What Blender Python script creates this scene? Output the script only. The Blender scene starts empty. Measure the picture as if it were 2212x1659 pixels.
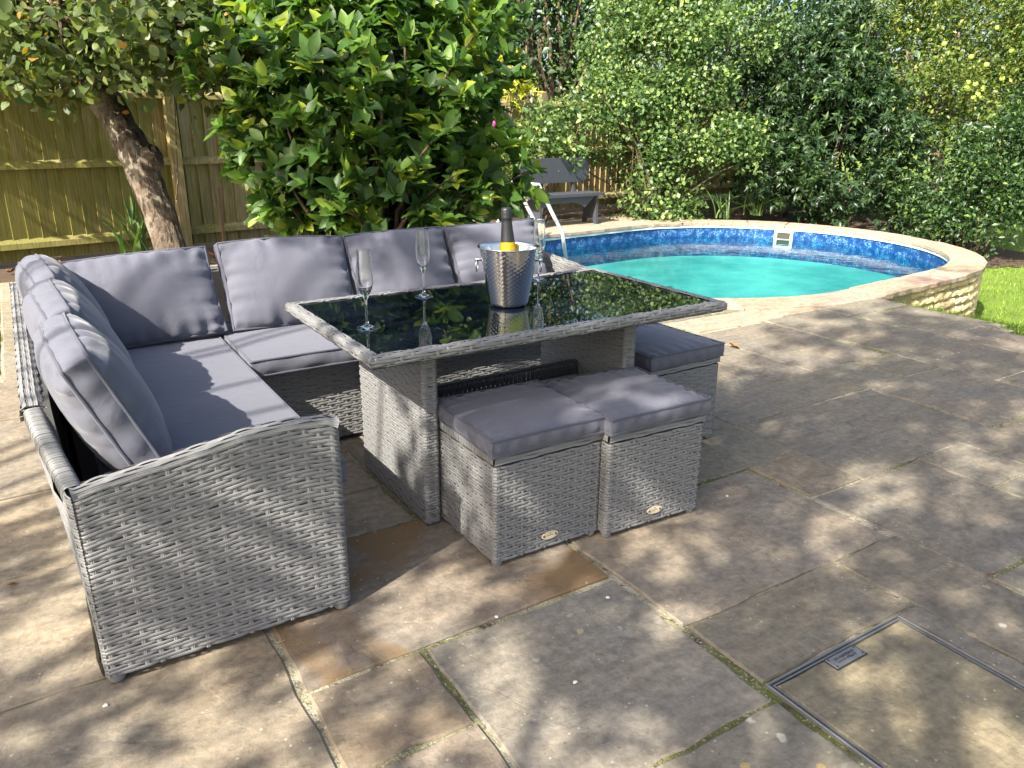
import bpy, math, random
import numpy as np
from mathutils import Vector, Matrix

R = math.radians
rnd = random.Random(7)
rng = np.random.default_rng(11)
scene = bpy.context.scene
COL = scene.collection

# ------------------------------------------------------------------ camera
CAM_H, F_PX, PITCH, ROLL, YAW = 1.2822, 1676.14, .3301, .008, .5635   # pixels of a 2212 x 1659 picture
def _basis():
    cy, sy = math.cos(YAW), math.sin(YAW)
    f0 = np.array([sy, cy, 0.]); r0 = np.array([cy, -sy, 0.]); up = np.array([0, 0, 1.])
    fw = f0*math.cos(PITCH) - up*math.sin(PITCH); u = f0*math.sin(PITCH) + up*math.cos(PITCH)
    return fw, r0*math.cos(ROLL) + u*math.sin(ROLL), u*math.cos(ROLL) - r0*math.sin(ROLL)
FW, RT, UPV = _basis()
CAM = np.array([0, 0, CAM_H])
def ray(x, y): return FW + RT*(x-1106)/F_PX + UPV*(829.5-y)/F_PX
def at(x, y, depth): return CAM + ray(x, y)*depth
def gz(x, y, z=0.):
    d = ray(x, y); return CAM + d*((z-CAM_H)/d[2])
def on_y(x, y, Y):
    d = ray(x, y); return CAM + d*(Y/d[1])
def project(P):
    d = np.atleast_2d(P) - CAM; z = d@FW
    return 1106+F_PX*(d@RT)/z, 829.5-F_PX*(d@UPV)/z, z

cd = bpy.data.cameras.new('camera'); cam = bpy.data.objects.new('camera', cd); COL.objects.link(cam)
cd.sensor_width = 36; cd.lens = F_PX/2212*36; cd.clip_start = .05; cd.clip_end = 800
M = Matrix.Identity(4)
for i in range(3):
    M[i][0] = RT[i]; M[i][1] = UPV[i]; M[i][2] = -FW[i]; M[i][3] = CAM[i]
cam.matrix_world = M
scene.camera = cam
cy = scene.cycles; cy.max_bounces = 9; cy.diffuse_bounces = 2; cy.glossy_bounces = 3; cy.transmission_bounces = 9; cy.caustics_reflective = False; cy.caustics_refractive = False

# ------------------------------------------------------------------ world, sun, exposure
SUN_EL, SUN_AZ = R(41), R(21)          # the light travels towards SUN_AZ (from +X) and down
SDIR = np.array([math.cos(SUN_EL)*math.cos(SUN_AZ), math.cos(SUN_EL)*math.sin(SUN_AZ), -math.sin(SUN_EL)])
w = bpy.data.worlds.new('World'); scene.world = w; w.use_nodes = True
nt = w.node_tree; nt.nodes.clear()
sky = nt.nodes.new('ShaderNodeTexSky'); sky.sky_type = 'NISHITA'; sky.sun_disc = False
sky.sun_elevation = SUN_EL; sky.sun_rotation = math.atan2(-SDIR[0], -SDIR[1]) % (2*math.pi)
sky.air_density = .9; sky.dust_density = 4.0; sky.ozone_density = .4
bg = nt.nodes.new('ShaderNodeBackground'); bg.inputs['Strength'].default_value = .115
wo = nt.nodes.new('ShaderNodeOutputWorld')
nt.links.new(sky.outputs[0], bg.inputs['Color']); nt.links.new(bg.outputs[0], wo.inputs['Surface'])
sd = bpy.data.lights.new('sun', 'SUN'); sd.energy = 5.0; sd.angle = R(.53); sd.color = (1, .94, .825)
sun = bpy.data.objects.new('sun', sd); COL.objects.link(sun)
sun.rotation_euler = Vector(SDIR).to_track_quat('-Z', 'Y').to_euler(); sun.location = (-6, -4, 9)
vs = scene.view_settings
vs.view_transform = 'Standard'; vs.look = 'None'; vs.gamma = 1.0; vs.exposure = 1.5; vs.use_curve_mapping = False

# ------------------------------------------------------------------ materials
def lin(r, g, b):
    f = lambda c: (c/255/12.92 if c/255 <= .04045 else ((c/255+.055)/1.055)**2.4)
    return (f(r), f(g), f(b), 1)
def newmat(name):
    m = bpy.data.materials.new(name); m.use_nodes = True; n = m.node_tree
    p = n.nodes['Principled BSDF']; return m, n, p
def node(n, typ, **kw):
    o = n.nodes.new(typ)
    for k, v in kw.items():
        if k in o.inputs: o.inputs[k].default_value = v
        else: setattr(o, k, v)
    return o
def link(n, a, b): n.links.new(a, b)
def ramp(n, fac, stops, interp='LINEAR'):
    r = n.nodes.new('ShaderNodeValToRGB'); e = r.color_ramp.elements; r.color_ramp.interpolation = interp
    while len(e) < len(stops): e.new(.5)
    for i, (p, c) in enumerate(stops):
        e[i].position = p; e[i].color = c if len(c) == 4 else (*c, 1)
    if fac is not None: link(n, fac, r.inputs['Fac'])
    return r.outputs['Color']
def mixc(n, fac, a, b, mode='MIX'):
    m = n.nodes.new('ShaderNodeMix'); m.data_type = 'RGBA'; m.blend_type = mode
    for s, v in ((m.inputs[0], fac), (m.inputs[6], a), (m.inputs[7], b)):
        if hasattr(v, 'links'): link(n, v, s)
        elif isinstance(v, (int, float)): s.default_value = v
        else: s.default_value = v if len(v) == 4 else (*v, 1)
    return m.outputs[2]
def math_(n, op, a, b=0.):
    m = n.nodes.new('ShaderNodeMath'); m.operation = op
    for s, v in ((m.inputs[0], a), (m.inputs[1], b)):
        if hasattr(v, 'links'): link(n, v, s)
        else: s.default_value = v
    return m.outputs[0]
def noise(n, vec, scale, detail=4, rough=.55, dist=0.):
    t = node(n, 'ShaderNodeTexNoise', Scale=scale, Detail=detail, Roughness=rough, Distortion=dist)
    if vec is not None: link(n, vec, t.inputs['Vector'])
    return t.outputs['Fac']
def mapping(n, vec, scale=(1, 1, 1), loc=(0, 0, 0)):
    m = n.nodes.new('ShaderNodeMapping'); m.inputs['Scale'].default_value = scale; m.inputs['Location'].default_value = loc
    link(n, vec, m.inputs['Vector']); return m.outputs[0]
def bump(n, p, h, strength, dist=.01, chain=None):
    b = node(n, 'ShaderNodeBump', Strength=strength, Distance=dist); link(n, h, b.inputs['Height'])
    if chain is not None: link(n, chain, b.inputs['Normal'])
    if p is not None: link(n, b.outputs[0], p.inputs['Normal'])
    return b.outputs[0]
def worldpos(n): return n.nodes.new('ShaderNodeNewGeometry').outputs['Position']

def simple(name, col, rough=.5, metal=0., var=.12, vscale=8., bmp=0., bscale=60., spec=.5):
    m, n, p = newmat(name); P = worldpos(n)
    f = noise(n, P, vscale)
    c = mixc(n, f, tuple(x*(1-var) for x in col[:3]), tuple(min(1, x*(1+var)) for x in col[:3]))
    link(n, c, p.inputs['Base Color'])
    p.inputs['Roughness'].default_value = rough; p.inputs['Metallic'].default_value = metal
    p.inputs['Specular IOR Level'].default_value = spec
    if bmp: bump(n, p, noise(n, P, bscale, 6), bmp, .004)
    return m

def m_stone():
    m, n, p = newmat('sandstone'); P = worldpos(n)
    oi = n.nodes.new('ShaderNodeObjectInfo')
    off = n.nodes.new('ShaderNodeVectorMath'); off.operation = 'MULTIPLY_ADD'
    cmb = n.nodes.new('ShaderNodeCombineXYZ')
    r40 = math_(n, 'MULTIPLY', oi.outputs['Random'], 40.)
    link(n, r40, cmb.inputs[0]); link(n, math_(n, 'MULTIPLY', r40, 1.7), cmb.inputs[1])
    off.inputs[1].default_value = (1, 1, 1); link(n, P, off.inputs[0]); link(n, cmb.outputs[0], off.inputs[2])
    V = off.outputs[0]
    a = noise(n, V, 2.6, 6, .62, .4); b = noise(n, mapping(n, V, (1, 3, 1)), 5., 7, .68); c = noise(n, V, 34., 5, .7); d = noise(n, V, 150., 3, .6)
    base = oi.outputs['Color']
    warm = mixc(n, 1., base, (1.11, 1.0, .86, 1), 'MULTIPLY'); cool = mixc(n, 1., base, (.92, .90, .85, 1), 'MULTIPLY')
    c1 = mixc(n, ramp(n, a, [(.36, (0, 0, 0)), (.64, (1, 1, 1))]), warm, cool)
    c2 = mixc(n, ramp(n, b, [(.3, (.70, .70, .70)), (.7, (1.18, 1.16, 1.12))]), c1, c1)
    mul = mixc(n, .85, c1, ramp(n, b, [(.28, (.66, .64, .62)), (.52, (1, 1, 1)), (.75, (1.22, 1.18, 1.1))]), 'MULTIPLY')
    mul = mixc(n, .8, mul, ramp(n, c, [(.3, (.55, .54, .52)), (.7, (1.32, 1.31, 1.28))]), 'MULTIPLY')
    # rusty staining on a few slabs
    al = oi.outputs['Alpha']
    rust = math_(n, 'MULTIPLY', ramp(n, noise(n, V, 1.9, 3, .5, .6), [(.46, (0, 0, 0)), (.56, (1, 1, 1))]), math_(n, 'SUBTRACT', 1., al))
    mul = mixc(n, rust, mul, lin(120, 98, 70))
    # dark specks and pale lichen
    vo = node(n, 'ShaderNodeTexVoronoi', Scale=38.); link(n, V, vo.inputs['Vector'])
    spk = ramp(n, vo.outputs['Distance'], [(.06, (1, 1, 1)), (.16, (0, 0, 0))])
    patch = ramp(n, noise(n, V, 1.6, 3), [(.38, (0, 0, 0)), (.56, (1, 1, 1))])
    vc = ramp(n, vo.outputs['Color'], [(.45, (0, 0, 0)), (.5, (1, 1, 1))])
    mul = mixc(n, math_(n, 'MULTIPLY', math_(n, 'MULTIPLY', spk, patch), .75), mul, mixc(n, vc, lin(88, 82, 72), lin(186, 180, 160)))
    v2 = node(n, 'ShaderNodeTexVoronoi', Scale=13.); v2.inputs['Randomness'].default_value = 1.
    wob = n.nodes.new('ShaderNodeVectorMath'); wob.operation = 'ADD'
    nz = node(n, 'ShaderNodeTexNoise', Scale=60.); link(n, V, nz.inputs['Vector'])
    sc = n.nodes.new('ShaderNodeVectorMath'); sc.operation = 'SCALE'; sc.inputs['Scale'].default_value = .02
    link(n, nz.outputs['Color'], sc.inputs[0]); link(n, V, wob.inputs[0]); link(n, sc.outputs[0], wob.inputs[1]); link(n, wob.outputs[0], v2.inputs['Vector'])
    sp2 = ramp(n, v2.outputs['Distance'], [(.12, (1, 1, 1)), (.17, (0, 0, 0))])
    p2 = ramp(n, noise(n, V, .9, 2), [(.57, (0, 0, 0)), (.66, (1, 1, 1))])
    mul = mixc(n, math_(n, 'MULTIPLY', math_(n, 'MULTIPLY', sp2, p2), .5), mul, ramp(n, v2.outputs['Color'], [(.2, lin(196, 192, 178)), (.7, lin(190, 160, 90))]))
    link(n, mul, p.inputs['Base Color'])
    link(n, ramp(n, c, [(0, (.62, .62, .62)), (1, (.9, .9, .9))]), p.inputs['Roughness'])
    p.inputs['Specular IOR Level'].default_value = .35
    # riven surface: broad waves, flake steps, grain
    fl = ramp(n, noise(n, V, 3.2, 4, .5, .8), [(.40, (0, 0, 0)), (.415, (.35, .35, .35)), (.53, (.4, .4, .4)), (.545, (.75, .75, .75)), (.64, (.8, .8, .8)), (.655, (1, 1, 1))])
    b1 = bump(n, None, fl, .35, .006); b2 = bump(n, None, b, .6, .010, b1); b3 = bump(n, None, c, .5, .004, b2); bump(n, p, d, .5, .0016, b3)
    return m

def m_mortar():
    m, n, p = newmat('mortar'); P = worldpos(n)
    a = noise(n, P, 1.7, 3, .6); b = noise(n, P, 26., 5, .7); c = noise(n, P, 110., 4)
    col = mixc(n, ramp(n, a, [(.40, (0, 0, 0)), (.60, (1, 1, 1))]), lin(168, 160, 138), lin(98, 100, 50))
    col = mixc(n, ramp(n, b, [(.52, (0, 0, 0)), (.68, (1, 1, 1))]), col, lin(70, 60, 44))
    col = mixc(n, ramp(n, c, [(.58, (0, 0, 0)), (.66, (1, 1, 1))]), col, lin(176, 170, 150))
    link(n, col, p.inputs['Base Color']); p.inputs['Roughness'].default_value = .95
    bump(n, p, c, 1., .008, bump(n, None, b, 1., .012)); return m

def m_wicker(name, dark=1.):
    m, n, p = newmat(name)
    uv = n.nodes.new('ShaderNodeUVMap'); sep = n.nodes.new('ShaderNodeSeparateXYZ'); link(n, uv.outputs[0], sep.inputs[0])
    st = noise(n, mapping(n, uv.outputs[0], (5, 7, 1)), 3., 3); st2 = noise(n, mapping(n, uv.outputs[0], (60, 5, 1)), 3., 2)
    col = ramp(n, st, [(.28, tuple(dark*c for c in (.118, .117, .117))), (.5, tuple(dark*c for c in (.195, .194, .193))), (.72, tuple(dark*c for c in (.30, .298, .296)))])
    col = mixc(n, .5, col, ramp(n, st2, [(.3, (.72, .72, .72)), (.7, (1.2, 1.2, 1.2))]), 'MULTIPLY')
    link(n, col, p.inputs['Base Color']); p.inputs['Roughness'].default_value = .42; p.inputs['Specular IOR Level'].default_value = .45
    wv = math_(n, 'SINE', math_(n, 'MULTIPLY', sep.outputs[1], 18.85))
    bump(n, p, wv, .55, .0006); return m

def m_fabric(name, col):
    m, n, p = newmat(name)
    tc = n.nodes.new('ShaderNodeTexCoord'); V = tc.outputs['Object']
    a = noise(n, V, 3.5, 4, .6); c = noise(n, V, 420., 2, .6)
    k = mixc(n, a, tuple(x*.90 for x in col), tuple(x*1.08 for x in col))
    k = mixc(n, .35, k, ramp(n, c, [(.3, (.8, .8, .8)), (.7, (1.15, 1.15, 1.15))]), 'MULTIPLY')
    link(n, k, p.inputs['Base Color']); p.inputs['Roughness'].default_value = .78
    p.inputs['Sheen Weight'].default_value = .25; p.inputs['Sheen Roughness'].default_value = .45
    p.inputs['Specular IOR Level'].default_value = .25
    b = bump(n, None, noise(n, V, 9., 3, .5, .8), .35, .012); bump(n, p, c, .25, .0008, b); return m

def m_leaf(name, stops, trans=.35, rough=.42, spec=.5, tcol=(1.3, 1.38, .72)):
    m, n, p = newmat(name)
    at_ = n.nodes.new('ShaderNodeAttribute'); at_.attribute_name = 'tint'
    c = ramp(n, at_.outputs['Fac'], stops)
    P = worldpos(n); c = mixc(n, .5, c, ramp(n, noise(n, P, 40., 2), [(.3, (.8, .8, .8)), (.7, (1.2, 1.2, 1.2))]), 'MULTIPLY')
    link(n, c, p.inputs['Base Color']); p.inputs['Roughness'].default_value = rough; p.inputs['Specular IOR Level'].default_value = spec
    t = n.nodes.new('ShaderNodeBsdfTranslucent'); link(n, mixc(n, 1., c, (*tcol, 1), 'MULTIPLY'), t.inputs['Color'])
    mx = n.nodes.new('ShaderNodeMixShader'); mx.inputs[0].default_value = trans
    link(n, p.outputs[0], mx.inputs[1]); link(n, t.outputs[0], mx.inputs[2])
    link(n, mx.outputs[0], n.nodes['Material Output'].inputs['Surface']); return m

def m_bark(name, a, b, moss=None):
    m, n, p = newmat(name); P = worldpos(n)
    V = mapping(n, P, (1, 1, .28))
    f = noise(n, V, 38., 6, .65, .5); g = noise(n, P, 6., 4)
    c = mixc(n, ramp(n, f, [(.36, (0, 0, 0)), (.62, (1, 1, 1))]), a, b)
    c = mixc(n, ramp(n, g, [(.5, (0, 0, 0)), (.62, (1, 1, 1))]), c, moss or tuple(x*1.35 for x in b[:3]))
    link(n, c, p.inputs['Base Color']); p.inputs['Roughness'].default_value = .9
    bump(n, p, f, 1., .03); return m

def m_fence():
    m, n, p = newmat('fence_wood'); P = worldpos(n)
    oi = n.nodes.new('ShaderNodeObjectInfo'); sep = n.nodes.new('ShaderNodeSeparateXYZ'); link(n, P, sep.inputs[0])
    cmb = n.nodes.new('ShaderNodeVectorMath'); cmb.operation = 'ADD'; link(n, P, cmb.inputs[0])
    cb = n.nodes.new('ShaderNodeCombineXYZ'); link(n, math_(n, 'MULTIPLY', oi.outputs['Random'], 30.), cb.inputs[2]); link(n, cb.outputs[0], cmb.inputs[1])
    g = noise(n, mapping(n, cmb.outputs[0], (30, 30, 1.5)), 2.5, 5, .6, .3)
    c = ramp(n, g, [(.28, lin(112, 98, 66)), (.5, lin(152, 136, 98)), (.75, lin(178, 162, 122))])
    al = noise(n, mapping(n, cmb.outputs[0], (2.5, 2.5, .9)), 1.2, 4, .6)
    amt = math_(n, 'ADD', al, math_(n, 'MULTIPLY', math_(n, 'SUBTRACT', 1.5, sep.outputs[0]), .11))
    msk = ramp(n, amt, [(.36, (0, 0, 0)), (.60, (1, 1, 1))])
    grn = ramp(n, g, [(.3, lin(100, 98, 42)), (.7, lin(138, 134, 66))])
    c = mixc(n, math_(n, 'MULTIPLY', msk, .9), c, grn)
    c = mixc(n, .5, c, ramp(n, oi.outputs['Random'], [(0, (.75, .75, .75)), (1, (1.2, 1.2, 1.2))]), 'MULTIPLY')
    link(n, c, p.inputs['Base Color']); p.inputs['Roughness'].default_value = .85
    bump(n, p, g, .6, .004); return m

def m_liner():
    m, n, p = newmat('pool_liner'); P = worldpos(n)
    v = node(n, 'ShaderNodeTexVoronoi', Scale=30., feature='DISTANCE_TO_EDGE')
    d = node(n, 'ShaderNodeTexNoise', Scale=18.); link(n, P, d.inputs['Vector'])
    ad = n.nodes.new('ShaderNodeVectorMath'); ad.operation = 'MULTIPLY_ADD'; link(n, d.outputs['Color'], ad.inputs[0]); ad.inputs[1].default_value = (.12, .12, .12); link(n, P, ad.inputs[2])
    link(n, ad.outputs[0], v.inputs['Vector'])
    f = ramp(n, v.outputs['Distance'], [(.0, (1, 1, 1)), (.10, (0, 0, 0))])
    msk = ramp(n, noise(n, P, 14., 3), [(.45, (0, 0, 0)), (.6, (1, 1, 1))])
    c = mixc(n, math_(n, 'MULTIPLY', f, msk), mixc(n, noise(n, P, 9., 3), lin(10, 44, 96), lin(22, 70, 134)), lin(120, 170, 214))
    link(n, c, p.inputs['Base Color']); p.inputs['Roughness'].default_value = .35; return m

def m_water():
    m, n, p = newmat('pool_water'); P = worldpos(n); n.nodes.remove(p)
    tr = n.nodes.new('ShaderNodeBsdfTransparent'); tr.inputs['Color'].default_value = (.36, .76, .75, 1)
    gl = n.nodes.new('ShaderNodeBsdfGlossy'); gl.inputs['Roughness'].default_value = .09; gl.inputs['Color'].default_value = (1, 1, 1, 1)
    lw = n.nodes.new('ShaderNodeLayerWeight')
    h = math_(n, 'ADD', noise(n, P, 7., 3, .5, .3), math_(n, 'MULTIPLY', noise(n, P, 2.2, 2), 1.5))
    b = bump(n, None, h, .2, .02)
    link(n, b, gl.inputs['Normal'])
    fr = math_(n, 'ADD', math_(n, 'MULTIPLY', math_(n, 'POWER', lw.outputs['Facing'], 5.), .55), .02)
    mx = n.nodes.new('ShaderNodeMixShader'); link(n, fr, mx.inputs[0]); link(n, tr.outputs[0], mx.inputs[1]); link(n, gl.outputs[0], mx.inputs[2])
    link(n, mx.outputs[0], n.nodes['Material Output'].inputs['Surface']); return m

def m_glass(name):
    m, n, p = newmat(name)
    p.inputs['Base Color'].default_value = (1, 1, 1, 1); p.inputs['Roughness'].default_value = 0.
    p.inputs['Transmission Weight'].default_value = 1.; p.inputs['IOR'].default_value = 1.45; return m

def m_hammered():
    m, n, p = newmat('hammered_steel')
    p.inputs['Base Color'].default_value = (.72, .71, .69, 1); p.inputs['Metallic'].default_value = 1.; p.inputs['Roughness'].default_value = .10
    return m

def m_grassground():
    m, n, p = newmat('lawn_ground'); P = worldpos(n)
    c = mixc(n, noise(n, P, 3., 5), lin(74, 100, 28), lin(128, 152, 48))
    c = mixc(n, ramp(n, noise(n, P, 1.1, 3), [(.6, (0, 0, 0)), (.72, (1, 1, 1))]), c, lin(150, 138, 84))
    link(n, c, p.inputs['Base Color']); p.inputs['Roughness'].default_value = .9
    bump(n, p, noise(n, P, 90., 4), 1., .03); return m

MT = dict(
    stone=m_stone(), mortar=m_mortar(), wicker=m_wicker('grey_wicker'), wicker_dark=m_wicker('darker_wicker', .28),
    lining=simple('frame_lining', (.045, .044, .043), .8), fabric=m_fabric('grey_fabric', (.108, .111, .140)), piping=m_fabric('grey_piping', (.078, .081, .106)),
    tableglass=simple('black_glass', (.004, .006, .011), .012, var=0, spec=.52), rubber=simple('black_rubber', (.02, .02, .02), .6),
    fence=m_fence(), wood=simple('raw_wood', lin(122, 98, 78), .8, var=.2, vscale=20, bmp=.3), bench=simple('slate_paint', (.055, .058, .072), .45, var=.25, vscale=30, bmp=.25, bscale=25),
    liner=m_liner(), floor=None, water=m_water(), white=simple('white_plastic', (.74, .76, .76), .35, var=.05), dark=simple('dark_recess', (.05, .042, .03), .7),
    glass=m_glass('clear_glass'), steel=m_hammered(), chrome=simple('polished_steel', (.72, .71, .70), .06, 1., var=.02), foil=simple('black_foil', (.016, .016, .019), .42, bmp=.3, bscale=200),
    gold=simple('gold_foil', lin(222, 176, 34), .32, .55, bmp=.3, bscale=180), bottle=simple('green_bottle_glass', (.01, .022, .008), .06, spec=.7),
    metal=simple('galvanised_metal', (.24, .235, .225), .5, .6, var=.25, vscale=40), metal_dark=simple('pitted_metal', (.05, .048, .045), .6, .4),
    tag=simple('cream_tag', lin(196, 186, 158), .45, var=.15, vscale=60), rust=simple('rusty_screw', lin(112, 58, 26), .7, var=.3, vscale=200),
    walling=simple('walling_stone', lin(204, 184, 140), .9, var=.42, vscale=9, bmp=1., bscale=45), pointing=simple('pointing', lin(160, 146, 116), .95, var=.25, vscale=20, bmp=1., bscale=60),
    lawn=m_grassground(), soil=simple('soil', lin(74, 60, 44), .95, var=.4, vscale=12, bmp=1., bscale=30),
    bark=m_bark('apple_bark', lin(50, 42, 34), lin(116, 100, 84), lin(132, 122, 106)), twig=m_bark('twig_bark', lin(56, 46, 34), lin(98, 84, 64)),
    deadleaf=simple('dead_leaf', lin(150, 98, 52), .7, var=.4, vscale=40), petal=simple('white_petal', (.8, .8, .78), .6, var=.03), apple=simple('apple_skin', lin(168, 190, 84), .35, var=.12, vscale=12),
    pink=simple('pink_petal', lin(196, 64, 140), .5),
)
_m, _n, _p = newmat('pool_floor'); _P = worldpos(_n)
link(_n, mixc(_n, ramp(_n, noise(_n, _P, .7, 5, .65), [(.38, (0, 0, 0)), (.62, (1, 1, 1))]), (.13, .30, .32), (.40, .58, .56)), _p.inputs['Base Color']); _p.inputs['Roughness'].default_value = .7; MT['floor'] = _m
G = lambda r, g, b: lin(r, g, b)
MT.update(
    l_mag=m_leaf('magnolia_leaf', [(0, G(46, 72, 36)), (.5, G(76, 108, 48)), (.85, G(108, 138, 56)), (1, G(146, 162, 60))], .42, .42, .42),
    l_app=m_leaf('crab_apple_leaf', [(0, G(60, 76, 40)), (.6, G(96, 114, 58)), (.985, G(132, 138, 70)), (1, G(160, 122, 52))], .35, .5),
    l_cur=m_leaf('currant_leaf', [(0, G(54, 80, 44)), (.55, G(88, 116, 62)), (1, G(146, 164, 92))], .34, .45),
    l_lau=m_leaf('evergreen_leaf', [(0, G(38, 58, 36)), (.6, G(56, 82, 46)), (1, G(98, 120, 58))], .28, .42, .45),
    l_apr=m_leaf('orchard_leaf', [(0, G(62, 84, 38)), (.6, G(96, 116, 50)), (1, G(144, 146, 68))], .38, .45),
    l_drk=m_leaf('hedge_leaf', [(0, G(36, 58, 34)), (.6, G(58, 86, 44)), (1, G(104, 130, 60))], .28, .42),
    l_yel=m_leaf('golden_leaf', [(0, G(140, 150, 40)), (1, G(216, 210, 84))], .42, .45),
    l_str=m_leaf('strap_leaf', [(0, G(56, 84, 44)), (1, G(112, 140, 74))], .25, .4),
    l_grs=m_leaf('grass_blade', [(0, G(74, 108, 26)), (.7, G(124, 156, 44)), (1, G(176, 184, 84))], .40, .5),
)

# ------------------------------------------------------------------ mesh helpers
def put(name, me, mat, parent=None):
    o = bpy.data.objects.new(name, me); COL.objects.link(o)
    if mat is not None and not me.materials: me.materials.append(mat)
    if parent is not None:
        o.parent = parent
        L = Vector((0, 0, 0)); q = parent
        while q is not None: L += q.location+q.matrix_parent_inverse.translation; q = q.parent
        o.matrix_parent_inverse = Matrix.Translation(-L)
    return o
def smooth(me, on=True): me.polygons.foreach_set('use_smooth', [on]*len(me.polygons))
def fastmesh(name, V, F, uv=None, tint=None, sm=False):
    """V (n,3); F (m,k) all faces of one size"""
    V = np.asarray(V, np.float32); F = np.asarray(F, np.int32); me = bpy.data.meshes.new(name)
    me.vertices.add(len(V)); me.vertices.foreach_set('co', V.ravel())
    k = F.shape[1]; me.loops.add(F.size); me.loops.foreach_set('vertex_index', F.ravel())
    me.polygons.add(len(F)); me.polygons.foreach_set('loop_start', np.arange(0, F.size, k, dtype=np.int32))
    try: me.polygons.foreach_set('loop_total', np.full(len(F), k, np.int32))
    except Exception: pass
    if uv is not None:
        l = me.uv_layers.new(name='UVMap'); l.data.foreach_set('uv', np.asarray(uv, np.float32)[F.ravel()].ravel())
    if tint is not None:
        a = me.attributes.new('tint', 'FLOAT', 'POINT'); a.data.foreach_set('value', np.asarray(tint, np.float32))
    me.update(calc_edges=True)
    if sm: smooth(me)
    return me
class MB:
    def __init__(s): s.v = []; s.f = []
    def add(s, V, F):
        b = len(s.v); s.v += [tuple(map(float, p)) for p in V]; s.f += [tuple(b+i for i in q) for q in F]; return s
    def box(s, c, d, rz=0., rx=0., ry=0., bev=0.):
        x, y, z = (k/2 for k in d); m = Matrix.Rotation(rz, 3, 'Z') @ Matrix.Rotation(ry, 3, 'Y') @ Matrix.Rotation(rx, 3, 'X'); c = Vector(c)
        if bev <= 0:
            P = [(-x, -y, -z), (x, -y, -z), (x, y, -z), (-x, y, -z), (-x, -y, z), (x, -y, z), (x, y, z), (-x, y, z)]
            return s.add([c+m@Vector(p) for p in P], [(0, 3, 2, 1), (4, 5, 6, 7), (0, 1, 5, 4), (1, 2, 6, 5), (2, 3, 7, 6), (3, 0, 4, 7)])
        def ring(ix, iy, zz): return [(-ix, -iy, zz), (ix, -iy, zz), (ix, iy, zz), (-ix, iy, zz)]
        P = ring(x-bev, y-bev, -z) + ring(x, y, -z+bev) + ring(x, y, z-bev) + ring(x-bev, y-bev, z)
        Fq = [(3, 2, 1, 0), (12, 13, 14, 15)]
        for a in range(3):
            for k in range(4): Fq.append((a*4+k, a*4+(k+1) % 4, a*4+4+(k+1) % 4, a*4+4+k))
        return s.add([c+m@Vector(p) for p in P], Fq)
    def tube(s, pts, rad, n=8, closed=False, caps=True):
        P = [Vector(p) for p in pts]; k = len(P); rad = rad if hasattr(rad, '__len__') else [rad]*k
        V = []; nrm = None
        for i in range(k):
            a = P[(i-1) % k] if (closed or i > 0) else P[i]; b = P[(i+1) % k] if (closed or i < k-1) else P[i]
            t = (b-a).normalized() if (b-a).length > 1e-9 else Vector((0, 0, 1))
            if nrm is None: nrm = t.orthogonal().normalized()
            nrm = (nrm - t*nrm.dot(t)); nrm = nrm.normalized() if nrm.length > 1e-6 else t.orthogonal().normalized()
            bn = t.cross(nrm)
            for j in range(n):
                q = 2*math.pi*j/n; V.append(P[i] + (nrm*math.cos(q)+bn*math.sin(q))*rad[i])
        Fq = []
        for i in range(k if closed else k-1):
            for j in range(n):
                a = i*n; b = ((i+1) % k)*n
                Fq.append((a+j, a+(j+1) % n, b+(j+1) % n, b+j))
        if caps and not closed: Fq += [tuple(range(n-1, -1, -1)), tuple((k-1)*n+j for j in range(n))]
        return s.add(V, Fq)
    def lathe(s, prof, n=32, c=(0, 0, 0), mat3=None):
        V = []; c = Vector(c)
        for r, z in prof:
            for j in range(n):
                q = 2*math.pi*j/n; p = Vector((r*math.cos(q), r*math.sin(q), z)); V.append(c + (mat3@p if mat3 else p))
        Fq = []
        for i in range(len(prof)-1):
            for j in range(n): Fq.append((i*n+j, i*n+(j+1) % n, (i+1)*n+(j+1) % n, (i+1)*n+j))
        return s.add(V, Fq)
    def prism(s, poly, z0, z1, bev=0., zf=None):
        """closed 2-D outline between two heights, optionally with a chamfered top"""
        k = len(poly); c = (sum(p[0] for p in poly)/k, sum(p[1] for p in poly)/k)
        def ins(p, d):
            x, y = p[0]-c[0], p[1]-c[1]; L = math.hypot(x, y); return (c[0]+x*(1-d*1.3/L), c[1]+y*(1-d*1.3/L))
        f = zf or (lambda x, y: 0.)
        V = [(x, y, z0) for x, y in poly] + [(x, y, z1-bev+f(x, y)) for x, y in poly]
        if bev > 0: V += [(*ins(p, bev), z1+f(*p)) for p in poly]
        Fq = []; L = 3 if bev > 0 else 2
        for a in range(L-1):
            for j in range(k): Fq.append((a*k+j, a*k+(j+1) % k, (a+1)*k+(j+1) % k, (a+1)*k+j))
        Fq.append(tuple((L-1)*k+j for j in range(k)))
        return s.add(V, Fq)
    def mesh(s, name, sm=False):
        me = bpy.data.meshes.new(name); me.from_pydata(s.v, [], s.f); me.update()
        if sm: smooth(me)
        return me
    def build(s, name, mat, parent=None, sm=False): return put(name, s.mesh(name, sm), mat, parent)
def empty(name, loc=(0, 0, 0)):
    o = bpy.data.objects.new(name, None); COL.objects.link(o); o.location = loc; o.empty_display_size = .1; return o
def tag(o, label=None, cat=None, group=None, kind=None):
    for k, v in (('label', label), ('category', cat), ('group', group), ('kind', kind)):
        if v: o[k] = v
    return o
def smoothstep(a, b, x): t = np.clip((x-a)/(b-a), 0, 1); return t*t*(3-2*t)

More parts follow.
